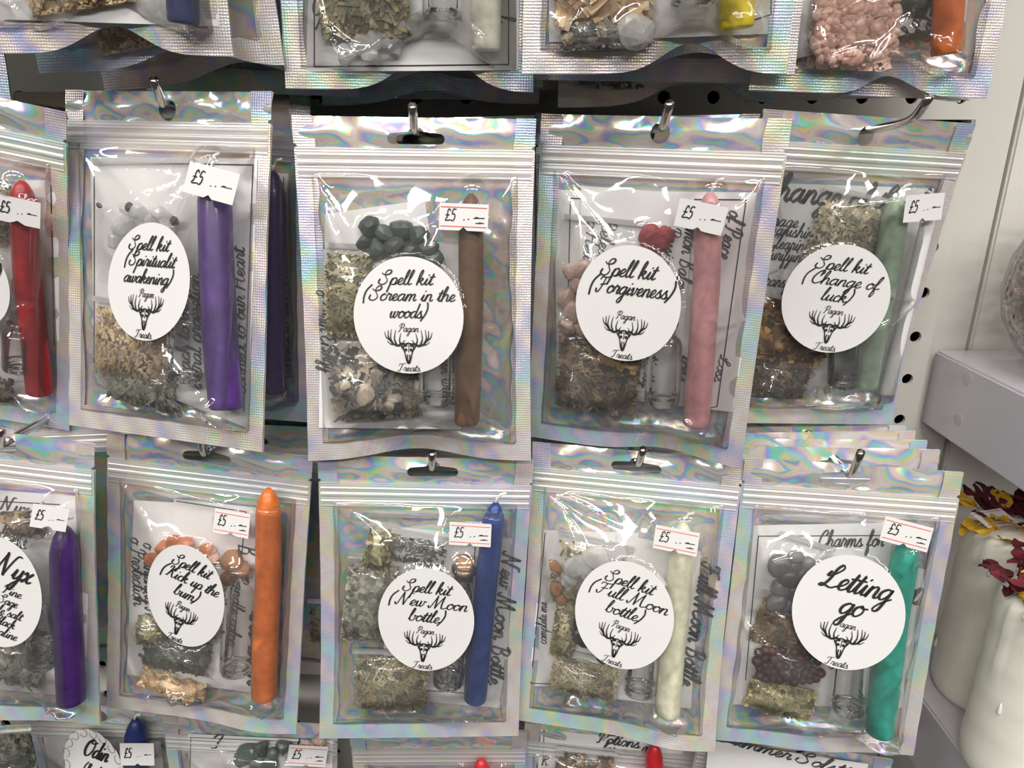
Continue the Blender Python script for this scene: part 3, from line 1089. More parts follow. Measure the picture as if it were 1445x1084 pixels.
        def strip(xa, xb, za, zb, nx_, nz_, ytop):
            o = len(V)
            zs_ = np.linspace(za, zb, nz_)
            if zb > H / 2 - 0.001:
                zs_ = np.unique(np.concatenate([zs_, H / 2 - 0.0118 + np.array([-.0011, -.0004, 0, .0004, .0011])]))
            xs_ = np.linspace(xa, xb, nx_)
            for zz in zs_:
                for xx in xs_:
                    V.append((float(notch(np.array(xx), np.array(zz))), ytop, zz))
            F.extend(grid_faces(len(xs_), len(zs_), o))
        k = 2 if self.simple else 1
        strip(-W / 2, -W / 2 + SIDE, -H / 2, H / 2, 4, 60 // k, -0.0011)
        strip(W / 2 - SIDE, W / 2, -H / 2, H / 2, 4, 60 // k, -0.0011)
        strip(-W / 2 + SIDE, W / 2 - SIDE, -H / 2, -H / 2 + BOT, 50 // k, 5, -0.0011)
        V = np.array(V)
        rim = Wave(rng, 5, 120, 500, 0.0009)
        kx = np.clip((np.abs(V[:, 0]) - (W / 2 - SIDE)) / SIDE, 0, 1)
        low_ = V[:, 2] < -H / 2 + BOT + 1e-6
        V[:, 0] += np.where(~low_, -np.sign(V[:, 0]) * (1 - kx) * (rim(V[:, 0] * 0, V[:, 2]) + 0.0003), 0)
        kz = np.clip((V[:, 2] + H / 2) / BOT, 0, 1)
        V[:, 2] += np.where(low_ & (np.abs(V[:, 0]) < W / 2 - SIDE + 1e-6), kz * rim(V[:, 0], V[:, 2] * 0), 0)
        V[:, 1] += 0.00025 * np.sin(V[:, 2] * 300) * np.sin(V[:, 0] * 400)
        obj('edge_seal', self.warp(V), F, 'holo_seal', self.root, smooth=True)

        # press-to-close strip: a frosted band with raised ribs
        V, F = [], []
        zz = H / 2 - ZT - (ZB - ZT + 0.002) * np.linspace(0, 1, 34)
        prof = 0.0012 + 0.0004 * np.exp(-((np.linspace(0, 1, 34) - .25) / .05) ** 2) + 0.0006 * np.exp(-((np.linspace(0, 1, 34) - .5) / .06) ** 2) \
            + 0.0004 * np.exp(-((np.linspace(0, 1, 34) - .78) / .05) ** 2) + 0.00012 * np.sin(np.linspace(0, 1, 34) * 60)
        nxz = 40 if not self.simple else 16
        for q, zc in enumerate(zz):
            for xx in np.linspace(-W / 2 + 0.001, W / 2 - 0.001, nxz):
                V.append((xx, -prof[q] - 0.0002, zc))
        obj('zip_closure', self.warp(V), [tuple(reversed(f)) for f in grid_faces(nxz, 34)], 'zip_plastic', self.root, smooth=True)

        def surf_of(c, cx, cz, lift):
            return lambda x, z: self.warp(np.stack([x, -(c[0] * (x - cx) + c[1] * (z - cz) + c[2] + lift), z], 1))

        if st:
            cx, cz, ax, az, ang, c = st
            V, F = [(cx, cz)], []
            rings, seg = 6, 56
            for q in range(1, rings + 1):
                for k in range(seg):
                    a = 2 * math.pi * k / seg
                    rr = q / rings
                    if sticker.get('scallop') and q == rings:
                        rr = 1 + 0.03 * abs(math.sin(a * 9))
                    V.append((cx + ax * rr * math.cos(a), cz + az * rr * math.sin(a)))
            for k in range(seg):
                F.append((0, 1 + k, 1 + (k + 1) % seg))
            for q in range(rings - 1):
                for k in range(seg):
                    a, b = 1 + q * seg + k, 1 + q * seg + (k + 1) % seg
                    F.append((a, a + seg, b + seg, b))
            V = np.array(V)
            so = obj('round_sticker', surf_of(c, cx, cz, 0)(V[:, 0], V[:, 1]), F, 'sticker_paper', self.root, smooth=True)
            sx = ax / az
            ca, sa = math.cos(ang), math.sin(ang)
            pen, pe2 = Pen(), Pen()
            for s, ox, oz, xh, wd in sticker['lines']:
                x = cx + ax * ox * ca - az * oz * sa
                z = cz + ax * ox * sa + az * oz * ca
                pen.text(s, x, z, xh * az, wd * ax, ang, 0.34)
            sf = surf_of(c, cx, cz, 0.00032)
            pen.build('lettering', sf, 'ink', so)
            if sticker.get('logo', True):
                k = sticker.get('k', 1.0)
                oz = sticker.get('lz', 0.0)
                mx, mz = cx - az * oz * sa, cz + az * oz * ca
                emblem(pe2, mx, mz, az * 1.08 * k, ang, sx)
                pe2.build('deer_skull_emblem', sf, 'ink', so)
                pe3 = Pen()
                for s, oz2, wd in (('Pagan', -.265 * k + oz, .36), ('Treats', -.955 * k + oz, .40)):
                    pe3.text(s, cx - az * oz2 * sa, cz + az * oz2 * ca, .065 * az, wd * ax, ang, 0.3, weight=0.85)
                pe3.build('shop_name', sf, 'ink', so)
            if sticker.get('swirl'):
                pe4 = Pen()
                for k in range(18):
                    a = 2 * math.pi * k / 18
                    q = [(cx + ax * (0.93 - 0.10 * math.sin(b)) * math.cos(a + .13 * math.cos(b)), cz + az * (0.93 - 0.10 * math.sin(b)) * math.sin(a + .13 * math.cos(b))) for b in np.linspace(0, 5, 12)]
                    pe4.ribbon(q, 0.00025)
                pe4.build('printed_border', sf, 'ink', so)
        if pr:
            cx, cz, w2, h2, ang, c, red = pr
            ca, sa = math.cos(ang), math.sin(ang)
            R2 = lambda u, v: (cx + u * ca - v * sa, cz + u * sa + v * ca)
            n = 13
            V = []
            for i in range(n):
                t = -1 + 2 * i / (n - 1)
                nb = 0.0014 * max(0, 1 - (t * w2 / 0.0016) ** 2) ** .5 if abs(t * w2) < 0.0016 else 0
                V.append(R2(t * w2, -h2 + nb))
            for i in range(n):
                t = -1 + 2 * i / (n - 1)
                V.append(R2(t * w2, h2))
            F = [(i, i + 1, n + i + 1, n + i) for i in range(n - 1)]
            V = np.array(V)
            to = obj('price_tag', surf_of(c, cx, cz, 0.0002)(V[:, 0], V[:, 1]), F, 'sticker_paper', self.root)
            sf = surf_of(c, cx, cz, 0.00042)
            pen = Pen()
            x, z = R2(-w2 * .56, -h2 * .28)
            pen.text('\u00a35', x, z, h2 * .48, w2 * .42, ang, 0.1, 'pen', weight=1.15)
            for u0, u1, v in ((0.0, .03, -.2), (.18, .22, -.15), (.42, .84, -.05), (.46, .58, .0), (.5, .82, -.42), (.62, .7, -.38)):
                if not red and v < -.3:
                    continue
                pen.line(R2(w2 * u0, h2 * v), R2(w2 * u1, h2 * (v + .03)), h2 * (.07 if red else .05))
            pen.build('lettering', sf, 'ink', to)
            if red:
                pen = Pen()
                for v in (.72, -.70):
                    pen.line(R2(-w2 * .93, h2 * v), R2(w2 * .93, h2 * v), h2 * .055)
                pen.build('rule_line', sf, 'red_ink', to)
        return self


def scatter(rng, x0, x1, y0, y1, n, dmin):
    out = []
    for _ in range(4000):
        p = (rng.uniform(x0, x1), rng.uniform(y0, y1))
        if all(math.hypot(p[0] - q[0], p[1] - q[1]) > dmin for q in out):
            out.append(p)
            if len(out) >= n:
                break
    return out


def spell(l1, l2, w2_, l3=None, w3=0.0):
    li = [('Spell kit', -.04, .53, .113, .95), (l2, .0, .26, .113, w2_)]
    if l3:
        li.append((l3, -.02, -.03, .113, w3))
    return li

# ------------------------------------------------------------------ the setting


def pegboard(name, x0, x1, z0, z1, parent):
    """steel panel with a real hole every 25 mm"""
    px, r, n, dep = 0.025, 0.0032, 14, 0.002
    ox, oz = 0.2267, 1.40 - 0.1296
    V, F = [], []
    i0, i1 = math.ceil((x0 + .008 - ox) / px), math.floor((x1 - .008 - ox) / px)
    j0, j1 = math.ceil((z0 + .008 - oz) / px), math.floor((z1 - .008 - oz) / px)
    y = BOARD
    for j in range(j0, j1 + 1):
        for i in range(i0, i1 + 1):
            cx, cz = ox + i * px, oz + j * px
            xa = x0 if i == i0 else cx - px / 2
            xb = x1 if i == i1 else cx + px / 2
            za = z0 if j == j0 else cz - px / 2
            zb = z1 if j == j1 else cz + px / 2
            o = len(V)
            for k in range(n):
                a = 2 * math.pi * (k + .5) / n
                V.append((cx + r * math.cos(a), y, cz + r * math.sin(a)))
            for k in range(n):
                a = 2 * math.pi * (k + .5) / n
                V.append((cx + r * math.cos(a), y + dep, cz + r * math.sin(a)))
            for k in range(n):
                a = 2 * math.pi * (k + .5) / n
                c, s = math.cos(a), math.sin(a)
                m = max(abs(c), abs(s))
                c, s = c / m, s / m
                V.append((cx + (xb - cx if c > 0 else cx - xa) * c, y, cz + (zb - cz if s > 0 else cz - za) * s))
            for k in range(n):
                k2 = (k + 1) % n
                F.append((o + k, o + k2, o + n + k2, o + n + k))
                F.append((o + 2 * n + k, o + 2 * n + k2, o + k2, o + k))
            # corner triangles
            cs = [(xb, zb), (xa, zb), (xa, za), (xb, za)]
            for q, (qx, qz) in enumerate(cs):
                a = math.pi / 4 + q * math.pi / 2
                k = int(math.floor(a / (2 * math.pi) * n - .5)) % n
                V.append((qx, y, qz))
                F.append((o + 2 * n + k, len(V) - 1, o + 2 * n + (k + 1) % n))
    # folded rim
    o = len(V)
    for (a, b) in ((x0, z0), (x1, z0), (x1, z1), (x0, z1)):
        V.append((a, y, b))
        V.append((a, y + 0.012, b))
    for q in range(4):
        a, b = o + 2 * q, o + 2 * ((q + 1) % 4)
        F.append((a, b, b + 1, a + 1))
    return obj(name, V, F, 'board_paint', parent)


SLIT = 1.40 + 0.0085
v, f = box(-0.75, 0.90, BOARD + 0.016, BOARD + 0.03, 0.75, 2.05)
wall = obj('wall_back', v, f, 'dark_cavity')
tag(wall, 'dark backing behind the perforated steel panels', None, None, 'structure')
pegboard('pegboard_panel', -0.72, 0.2365, SLIT + 0.0014, 2.0, wall)
pegboard('pegboard_panel', -0.72, 0.2365, 0.80, SLIT - 0.0014, wall)
t1 = bevel_box('trim_1', (0.2375, 0.2595, BOARD + 0.004, BOARD + 0.0155, 0.78, 2.02), 'upright_paint', r=0.0012)
tag(t1, 'cream steel upright beside the perforated panel', None, None, 'structure')
t2 = bevel_box('trim_2', (0.2605, 0.86, BOARD + 0.0025, BOARD + 0.0155, 0.78, 2.02), 'board_paint', r=0.0012)
tag(t2, 'plain cream back panel of the neighbouring shelf bay', None, None, 'structure')

# shelves of the next bay
for zt, dpt, lab in ((1.40 - .1127, 0.005, 'pale grey glossy shelf carrying the glass jar'), (1.40 - .3095, 0.06, 'pale grey glossy shelf carrying the ivory pillar candles')):
    root = empty('display_shelf', Matrix.Translation((0.50, BOARD - 0.11, zt - 0.044)))
    tag(root, lab, 'shelf')
    bevel_box('shelf_board', (-0.2600, 0.30, -dpt, 0.1115, 0.0, 0.044), 'shelf_laminate', root, r=0.0012)
    for zc in (0.0375, 0.0145):  # thin grey discs painting in pegboard holes mirrored in the glossy end face
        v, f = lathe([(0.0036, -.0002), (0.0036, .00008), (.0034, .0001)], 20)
        obj('hole_reflection', v, f, 'reflection_grey', root, Matrix.Translation((-0.2600, 0.079, zc)) @ Matrix.Rotation(-math.pi / 2, 4, 'Y'), smooth=True)

# glass jar of dried petals and shards
jr = empty('glass_jar', Matrix.Translation((0.2925, 0.33, 1.40 - 0.1127)))
tag(jr, 'rounded clear glass jar standing on the upper grey shelf', 'jar')
prof = [(0.012, .001), (0.026, .0), (0.032, .003), (0.042, .014), (0.0495, .028), (0.052, .042), (0.050, .058), (0.044, .074), (0.036, .086),
        (0.031, .094), (0.032, .102), (0.034, .104)]
v, f = lathe(prof, 48, close_top=False)
obj('glass_body', v, f, 'jar_glass', jr, smooth=True)
V, F = [], []
for _ in range(1500):
    a, zz = RNG.uniform(0, 6.28), RNG.uniform(0.005, 0.082)
    rr = np.interp(zz, [p[1] for p in prof[1:]], [p[0] for p in prof[1:]]) * RNG.uniform(0.72, 0.93)
    p = Vector((rr * math.cos(a), rr * math.sin(a), zz))
    u = Vector((RNG.gauss(0, 1), RNG.gauss(0, 1), RNG.gauss(0, 1))).normalized()
    q = u.orthogonal().normalized()
    s = RNG.uniform(0.0015, 0.0042)
    o = len(V)
    n3 = u.cross(q) * 0.0004
    for sg in (-1, 1):
        V += [tuple(p + u * s + n3 * sg), tuple(p + q * s * .6 + n3 * sg), tuple(p - u * s * .8 + n3 * sg), tuple(p - q * s * .5 + n3 * sg)]
    F += [(o, o + 1, o + 2, o + 3), (o + 7, o + 6, o + 5, o + 4)] + [(o + k, o + 4 + k, o + 4 + (k + 1) % 4, o + (k + 1) % 4) for k in range(4)]
fl = obj('dried_petal_fill', V, F, 'jar_fill', None, Matrix.Translation((0.2925, 0.33, 1.40 - 0.1127)))
tag(fl, 'pink and silver dried petals and shards filling the glass jar', 'dried petals', None, 'stuff')


# pillar candles with dried flowers on top
def pillar(x, y, z, r, ht, label, petals, seed):
    rg = random.Random(seed)
    root = empty('pillar_candle', Matrix.Translation((x, y, z)))
    tag(root, label, 'candle')
    prof = [(r * .8, 0), (r * .93, .0015), (r * .99, .005), (r, .01)] + [(r * (1 + .012 * math.sin(q * 2.1)), .01 + (ht - .018) * q / 14) for q in range(1, 15)] + \
        [(r * .97, ht - .004), (r * .9, ht - .0012), (r * .7, ht - .0004)]
    v, f = lathe(prof, 64)
    V = np.array(v)
    an = np.arctan2(V[:, 1], V[:, 0])
    rip = np.zeros(len(V))
    for _ in range(16):
        a0, zt, zl, wd = rg.uniform(-3.14, 3.14), ht, rg.uniform(.01, ht), rg.uniform(.05, .11)
        d = np.abs((an - a0 + np.pi) % (2 * np.pi) - np.pi)
        rip += np.exp(-(d / wd) ** 2) * np.clip((V[:, 2] - zl) / .006, 0, 1) * .0013
    V[:, 0] += np.cos(an) * rip
    V[:, 1] += np.sin(an) * rip
    wx = obj('wax_body', V, f, 'pillar_wax', root, smooth=True)
    for _ in range(14):
        a, zz = rg.uniform(0, 6.28), rg.uniform(.01, ht * .9)
        v, f = lathe([(.0002, -.003), (.0007, -.0026), (.0010, -.0015), (.0007, .001), (.0002, .004)], 8)
        obj('wax_drip', v, f, 'pillar_wax', wx, Matrix.Translation((r * 1.01 * math.cos(a), r * 1.01 * math.sin(a), zz)), smooth=True)
    v, f = tube([(0, 0, ht - .002), (0, 0, ht + .006), (.001, 0, ht + .012)], .0009, 8)
    obj('wick', v, f, 'wick', root, smooth=True)
    for i in range(petals):
        a, rr = rg.uniform(0, 6.28), r * rg.uniform(.3, 1.03)
        mat = 'petal_yellow' if (rg.random() < .4) else 'petal_red'
        l, wd = rg.uniform(.007, .015), rg.uniform(.003, .0055)
        nn = 7
        V = []
        cu = rg.uniform(-.6, .9)
        for q in range(nn):
            t = q / (nn - 1)
            ww = wd * math.sin(math.pi * (0.12 + .8 * t)) * (1 + .25 * math.sin(9 * t + i))
            for s_ in (-1, 0, 1):
                V.append((l * t, ww * s_, .0015 * math.sin(t * 5 + i) + cu * l * t * t * .6 + .0012 * abs(s_)))
        F = []
        for q in range(nn - 1):
            for s_ in range(2):
                b = q * 3 + s_
                F.append((b, b + 3, b + 4, b + 1))
        Mx = Matrix.Translation((rr * math.cos(a), rr * math.sin(a), ht - .0005 + rg.uniform(0, .007))) @ Matrix.Rotation(a + rg.uniform(-1.2, 1.2), 4, 'Z') @ \
            Matrix.Rotation(rg.uniform(-.7, .25), 4, 'Y')
        obj('dried_petal', V, F, mat, root, Mx, smooth=True)
    return root


SH2 = 1.40 - .3095
pc = pillar(0.2774, 0.3377, SH2, 0.0265, 0.112, 'ivory pillar candle topped with petals and a price tag, behind the other pillar', 90, 3)
pillar(0.2612, 0.2832, SH2, 0.0262, 0.106, 'ivory pillar candle with dried yellow and burgundy petals standing before another pillar', 100, 11)
Mt = Matrix.Translation((-0.0205, -0.004, 0.1190)) @ Matrix.Rotation(0.25, 4, 'Z') @ Matrix.Rotation(math.radians(12), 4, 'X')
v, f = box(-.010, .010, -.006, .006, 0, .0003)
pt = obj('price_tag', v, f, 'sticker_paper', pc, Mt)
pen = Pen()
pen.text('\u00a35', -.0052, -.0020, .0026, .0042, 0, .1, 'pen')
pen.line((.001, -.001), (.007, -.001), .0005)
fl3 = lambda x, z: np.stack([x, z, np.full(len(x), .00045)], 1)
pen.build('lettering', fl3, 'ink', pt)
pen = Pen()
pen.line((-.009, .0046), (.009, .0046), .0004)
pen.line((-.009, -.0046), (.009, -.0046), .0004)
pen.build('rule_line', fl3, 'red_ink', pt)


# ------------------------------------------------------------------ hooks, and the pouches queued up behind the front one
def hook(b, tip_px, label, bend_px=None):
    a = b.hole_world()
    a.z += 0.0021
    yb = a.y - 0.005
    if bend_px:
        yb = a.y - 0.036
        q = at_depth(bend_px[0], bend_px[1], yb)
    else:
        q = Vector((a.x, yb, a.z))
    t = at_depth(tip_px[0], tip_px[1], yb - 0.009)
    s = Vector((a.x, BOARD + 0.004, a.z - 0.001))
    P = [s, s.lerp(a, .5), a.lerp(q, .2)]
    for k in range(1, 6):                       # rounded bend
        e = k / 6
        p1, p2 = a.lerp(q, .55), q.lerp(t, .4)
        P.append((1 - e) ** 2 * p1 + 2 * e * (1 - e) * q + e * e * p2)
    P += [q.lerp(t, .7), t]
    root = empty('display_hook', Matrix.Translation(s))
    tag(root, label, 'hook')
    v, f = tube([p - s for p in P], 0.0018, 14)
    obj('rod', v, f, 'chrome', root, smooth=True)
    bevel_box('back_plate', (-.016, .016, -.0055, -.0035, -.008, .008), 'chrome', root, r=.0006)
    return root


def queue(b, ys, label, group, seed, rolls=None, dx=0.0, lift=0.0, liftx=0.0, pit=-1.0):
    """pouches hanging on the same hook behind pouch b, at distances ys"""
    hw = b.hole_world() - CAM
    for k, y in enumerate(ys):
        rg = random.Random(seed + k)
        ro = rg.uniform(-2.2, 2.2) if rolls is None else rolls[k]
        c = rotm(0, pit, ro) @ Vector((0, 0, H / 2 - 0.0075))
        q = Pouch('q', (hw.x - c.x + dx, y, hw.z - c.z, rg.uniform(-2, 2), pit, ro), label if isinstance(label, str) else label[k], seed + k, b.hole, simple=True, group=group, lift=lift, liftx=liftx)
        q.finish()

# ------------------------------------------------------------------ the pouches, hook by hook
R4 = random.Random(21)

# --- Scream in the woods
b = Pouch('scream', (-0.0407, 0.3016, -0.0640, 2.0, -7.8, 0.8), 'holographic pouch with round sticker reading Spell kit (Scream in the woods)', 2, 'slot',
          lift=0.003, liftx=-0.002, liftw=0.024, push=0.010, hole_px=(587, 192))
b.leaflet([(452, 352), (648, 340), (650, 606), (449, 604)], 'printed leaflet with Earth Energy text in the Scream in the woods pouch',
          words=[('Com', 458, 378, 9, 36, -92), ('o Earth Energy', 451, 468, 10, 118, -87), ('of the Woods', 650, 520, 10, 110, -88), ('green witch', 622, 530, 8, 90, -88)])
b.leaflet([(457, 302), (598, 282), (610, 356), (457, 372)], 'folded white slip above the green stones in the Scream in the woods pouch', h=0.0018)
b.sachet((492, 418), 66, 118, -3, 'needles', 'herb_rosemary', 520, 'sachet of green-brown needle leaves beside the Scream in the woods sticker', ln=(0.0085, 0.0008), h=0.003)
b.sachet((527, 540), 128, 112, 4, 'mixed', 'herb_shell', 420, 'sachet of dark shards and beige shell under the Scream in the woods sticker', ln=(0.0042, 0.0016), grip=False)
b.pieces([(520, 322, 1.15), (543, 330, 1.0), (566, 322, 1.2), (590, 336, 1.1), (607, 350, 1.0), (556, 348, 1.2), (530, 350, 1.1), (580, 356, 1.2), (512, 340, .9), (612, 366, .9)],
         'stone_green', 'tumbled_stone', 'dark green rough stone above the Scream in the woods sticker', 'stone', 'green stones in the Scream pouch', 0.0046, seed=2)
b.pieces([(514, 560, 1.2), (555, 568, .8), (547, 578, .7), (485, 545, .7)], 'stone_shell', 'shell_piece', 'beige shell piece in the Scream in the woods pouch', 'shell', 'shell pieces in the Scream pouch', 0.0042, h=.008, seed=4)
b.vial((618, 470), (616, 570), 52, 'clear glass vial beside the brown candle')
b.candle((668, 272), (662, 599), 37, 'brown', 'brown taper candle in the Scream in the woods pouch', wick=False)
b.finish(dict(at=(578, 444, 79, 81, 0), lines=spell(0, '(Scream in the', 1.66, 'woods)', .66)), (656, 307, 70, 37, -2, True))
hook(b, (582, 149), 'chrome display hook holding the Scream in the woods pouch')
queue(b, [0.334, 0.350, 0.366], 'holographic pouch queued behind the Scream in the woods pouch', 'pouches behind the Scream pouch', 410)

# --- Spiritualit awakening
b = Pouch('spirit', (-0.1487, 0.3032, -0.0527, -14.5, -12.0, 1.2), 'holographic pouch with oval sticker reading Spell kit (Spiritualit awakening)', 5, 'round', hole_px=(238, 156))
b.leaflet([(128, 222), (364, 224), (350, 604), (134, 520)], 'printed leaflet with ruled border in the Spiritualit awakening pouch', border=[(134, 520), (134, 229), (358, 233), (345, 580)],
          words=[('connect to our Heart', 347, 455, 10, 180, 92), ('mind ourselves and', 332, 460, 10, 170, 92), ('astral projection', 284, 470, 10, 140, 92), ('back to the', 268, 480, 10, 95, 92)])
b.sachet((205, 320), 130, 130, 2, 'chips', 'herb_sage', 0, 'sachet of clear quartz above the Spiritualit awakening sticker', thick=.004)
b.pieces([(172, 318), (195, 300), (212, 312), (178, 296), (205, 330), (235, 318), (160, 340), (225, 300)], 'stone_quartz', 'quartz_chip', 'clear quartz chip above the Spiritualit awakening sticker', 'stone', 'quartz chips in the Spiritualit pouch', 0.0042, seed=6)
b.pieces([(184, 293, .8), (248, 312, .7), (140, 290, .5)], 'stone_black', 'dark_chip', 'small dark chip above the Spiritualit awakening sticker', 'stone', 'dark chips in the Spiritualit pouch', 0.003, h=.006, seed=7)
b.sachet((186, 490), 106, 84, -4, 'chips', 'herb_straw', 620, 'sachet of pale straw-coloured chips under the Spiritualit awakening sticker', ln=(.0032, .001), h=.003)
b.sachet((200, 545), 96, 44, -4, 'needles', 'herb_grey', 420, 'sachet of grey dried herb at the foot of the Spiritualit awakening pouch', ln=(.004, .0009), grip=False, thick=.004)
b.vial((265, 425), (262, 540), 46, 'clear glass vial beside the purple candle of the Spiritualit awakening pouch')
b.candle((300, 236), (319, 577), 42, 'purple', 'purple taper candle in the Spiritualit awakening pouch')
b.finish(dict(at=(223, 398, 64, 82, 0), lines=spell(0, '(Spiritualit', 1.22, 'awakening)', 1.16)), (314, 262, 66, 38, -11, False))
hook(b, (217, 112), 'chrome display hook holding the Spiritualit awakening pouch')
queue(b, [0.350, 0.366], 'holographic pouch near the board on the Spiritualit awakening hook', 'pouches behind the Spiritualit pouch', 420)
# its twin behind
b = Pouch('spirit2', (-0.1435, 0.3340, -0.0560, -3, -4, 3.6), 'holographic pouch with purple candle hanging behind the Spiritualit awakening pouch', 6, 'round', simple=True)
b.leaflet([(150, 235), (406, 245), (404, 575), (160, 560)], 'printed leaflet in the pouch behind the Spiritualit awakening pouch', border=[(400, 250), (398, 560)],
          words=[('connect to our Heart', 407, 450, 10, 170, 91)])
b.candle((386, 240), (388, 553), 36, 'violet', 'purple candle in the pouch behind the Spiritualit awakening pouch')
b.finish()

# --- red candle, cut by the frame
b = Pouch('red', (-0.2479, 0.3165, -0.0507, 0.7, 3.2, 11.8), 'holographic pouch with red candle hanging beside the Spiritualit awakening pouch', 8, 'round', curl=-.004)
b.leaflet([(-190, 250), (82, 255), (84, 560), (-180, 545)], 'printed leaflet behind the red candle', border=[(72, 262), (78, 552)])
b.sachet((-10, 300), 60, 90, 0, 'mixed', 'herb_rosemary', 200, 'sachet of dark herb beside the red candle')
b.vial((30, 455), (28, 522), 44, 'clear glass vial beside the red candle')
b.sachet((0, 545), 50, 40, 0, 'chips', 'herb_brown', 160, 'sachet of brown flakes under the vial beside the red candle', grip=False)
b.candle((30, 254), (55, 556), 36, 'red', 'red taper candle seen through the pouch beside Spiritualit awakening', wick=False)
b.finish(dict(at=(-38, 396, 62, 64, 0), lines=[('Spell kit', 0, .5, .16, .9), ('(Love)', .3, .2, .16, .9)], k=.9), (35, 296, 58, 37, -3, False))
hook(b, (-115, 122), 'chrome display hook holding the red candle pouch')

# --- Forgiveness
b = Pouch('forgive', (0.0578, 0.3052, -0.0644, -17.7, -1.5, 1.6), 'holographic pouch with round sticker reading Spell kit (Forgiveness)', 12, 'round', hole_px=(932, 188), push=0.006, liftx=.015, lift=.002)
b.leaflet([(782, 268), (1082, 272), (1034, 582), (786, 552)], 'printed leaflet with ruled border in the Forgiveness pouch', border=[(800, 480), (805, 280), (1053, 282), (1012, 574), (1000, 576)],
          words=[('of Peace', 1022, 330, 12, 70, -96), ('Loss', 1012, 520, 8, 40, -96)])
b.leaflet([(820, 262), (980, 274), (958, 560), (812, 540)], 'narrow printed slip with Lemon Balm text in the Forgiveness pouch', h=.002,
          words=[('Lemon Balm', 962, 355, 11, 110, -94), ('Passion', 940, 350, 8, 60, -94), ('Release', 845, 345, 10, 75, -94), ('o Heal', 826, 340, 9, 60, -94), ('negativity', 913, 500, 10, 100, -94), ('loss', 958, 520, 10, 40, -94)])
b.sachet((848, 372), 112, 100, -2, 'chips', 'herb_sage', 0, 'empty clear grip-seal bag above the Forgiveness sticker', thick=.003)
b.pieces([(803, 382), (815, 402), (798, 420), (812, 440), (800, 460), (822, 380), (824, 464)], 'stone_pinkish', 'tumbled_stone', 'pinkish tan stone beside the Forgiveness sticker', 'stone', 'pinkish stones in the Forgiveness pouch', .0046, seed=9)
b.pieces([(916, 334, 1.1), (930, 342, 1.2), (940, 330, .9)], 'rosebud', 'dried_rosebud', 'dried red rosebud above the Forgiveness sticker', 'rosebud', 'rosebuds in the Forgiveness pouch', .0048, seed=10)
b.sachet((842, 532), 116, 104, -2, 'mixed', 'herb_brown', 520, 'sachet of chopped brown herb under the Forgiveness sticker', ln=(.0052, .0011), h=.003)
b.sachet((872, 505), 62, 34, -12, 'chips', 'herb_flower', 60, 'small heap of orange dried petals under the Forgiveness sticker', ln=(.005, .002), h=.007, thick=.002, grip=False)
b.vial((938, 455), (934, 572), 58, 'clear glass vial beside the pink candle')
b.candle((1005, 270), (984, 600), 40, 'pink', 'pale pink taper candle in the Forgiveness pouch')
b.finish(dict(at=(887, 426, 75, 79, 0), lines=[('Spell kit', -.04, .46, .135, 1.0), ('(Forgiveness)', .02, .16, .135, 1.56)], k=1.0), (990, 305, 70, 40, -8, False))
hook(b, (945, 145), 'chrome display hook holding the Forgiveness pouch')
queue(b, [0.338, 0.352, 0.367], 'holographic pouch queued behind the Forgiveness pouch', 'pouches behind the Forgiveness pouch', 430)

# --- Change of luck
b = Pouch('luck', (0.1521, 0.3370, -0.0633, 6.5, 4.9, 3.3), 'holographic pouch with round sticker reading Spell kit (Change of luck)', 14, 'round', hole_px=(1221, 192), curl=-.006)
b.leaflet([(1088, 258), (1318, 266), (1252, 552), (1062, 548)], 'printed leaflet headed Change of Luck', words=[('Change of Luck', 1190, 292, 16, 240, -3, 1.35), ('Courage', 1092, 318, 9, 66, -3), ('Banishing', 1118, 334, 9, 72, -3),
          ('Clearing', 1112, 352, 9, 60, -3), ('Purifying', 1106, 368, 9, 60, -3), ('transform', 1104, 405, 9, 60, -3)])
b.sachet((1182, 356), 98, 130, -8, 'mixed', 'herb_sage', 900, 'sachet of pale green-brown cut herb above the Change of luck sticker', ln=(.0028, .0011), h=.003, thick=.006, grip=True)
b.sachet((1120, 470), 112, 84, -8, 'chips', 'herb_flower', 260, 'sachet of golden dried flowers beside the Change of luck sticker', ln=(.006, .0026), h=.003, grip=False)
b.sachet((1098, 532), 80, 52, -4, 'needles', 'herb_brown', 520, 'sachet of dark brown cut herb at the foot of the Change of luck pouch', ln=(.003, .0007), grip=False)
b.vial((1196, 450), (1188, 542), 46, 'clear glass vial with dark bits beside the sage green candle')
b.candle((1268, 276), (1221, 546), 34, 'sage', 'sage green taper candle in the Change of luck pouch')
b.roll_of_paper((1304, 306), (1246, 552), 20, 'white rolled paper beside the sage green candle', h=.0055)
b.finish(dict(at=(1171, 418, 71, 71, -3), lines=spell(0, '(Change of', 1.42, 'luck)', .55)), (1297, 291, 60, 34, 5, False))
hook(b, (1312, 136), 'bent chrome display hook holding the Change of luck pouch', bend_px=(1288, 172))

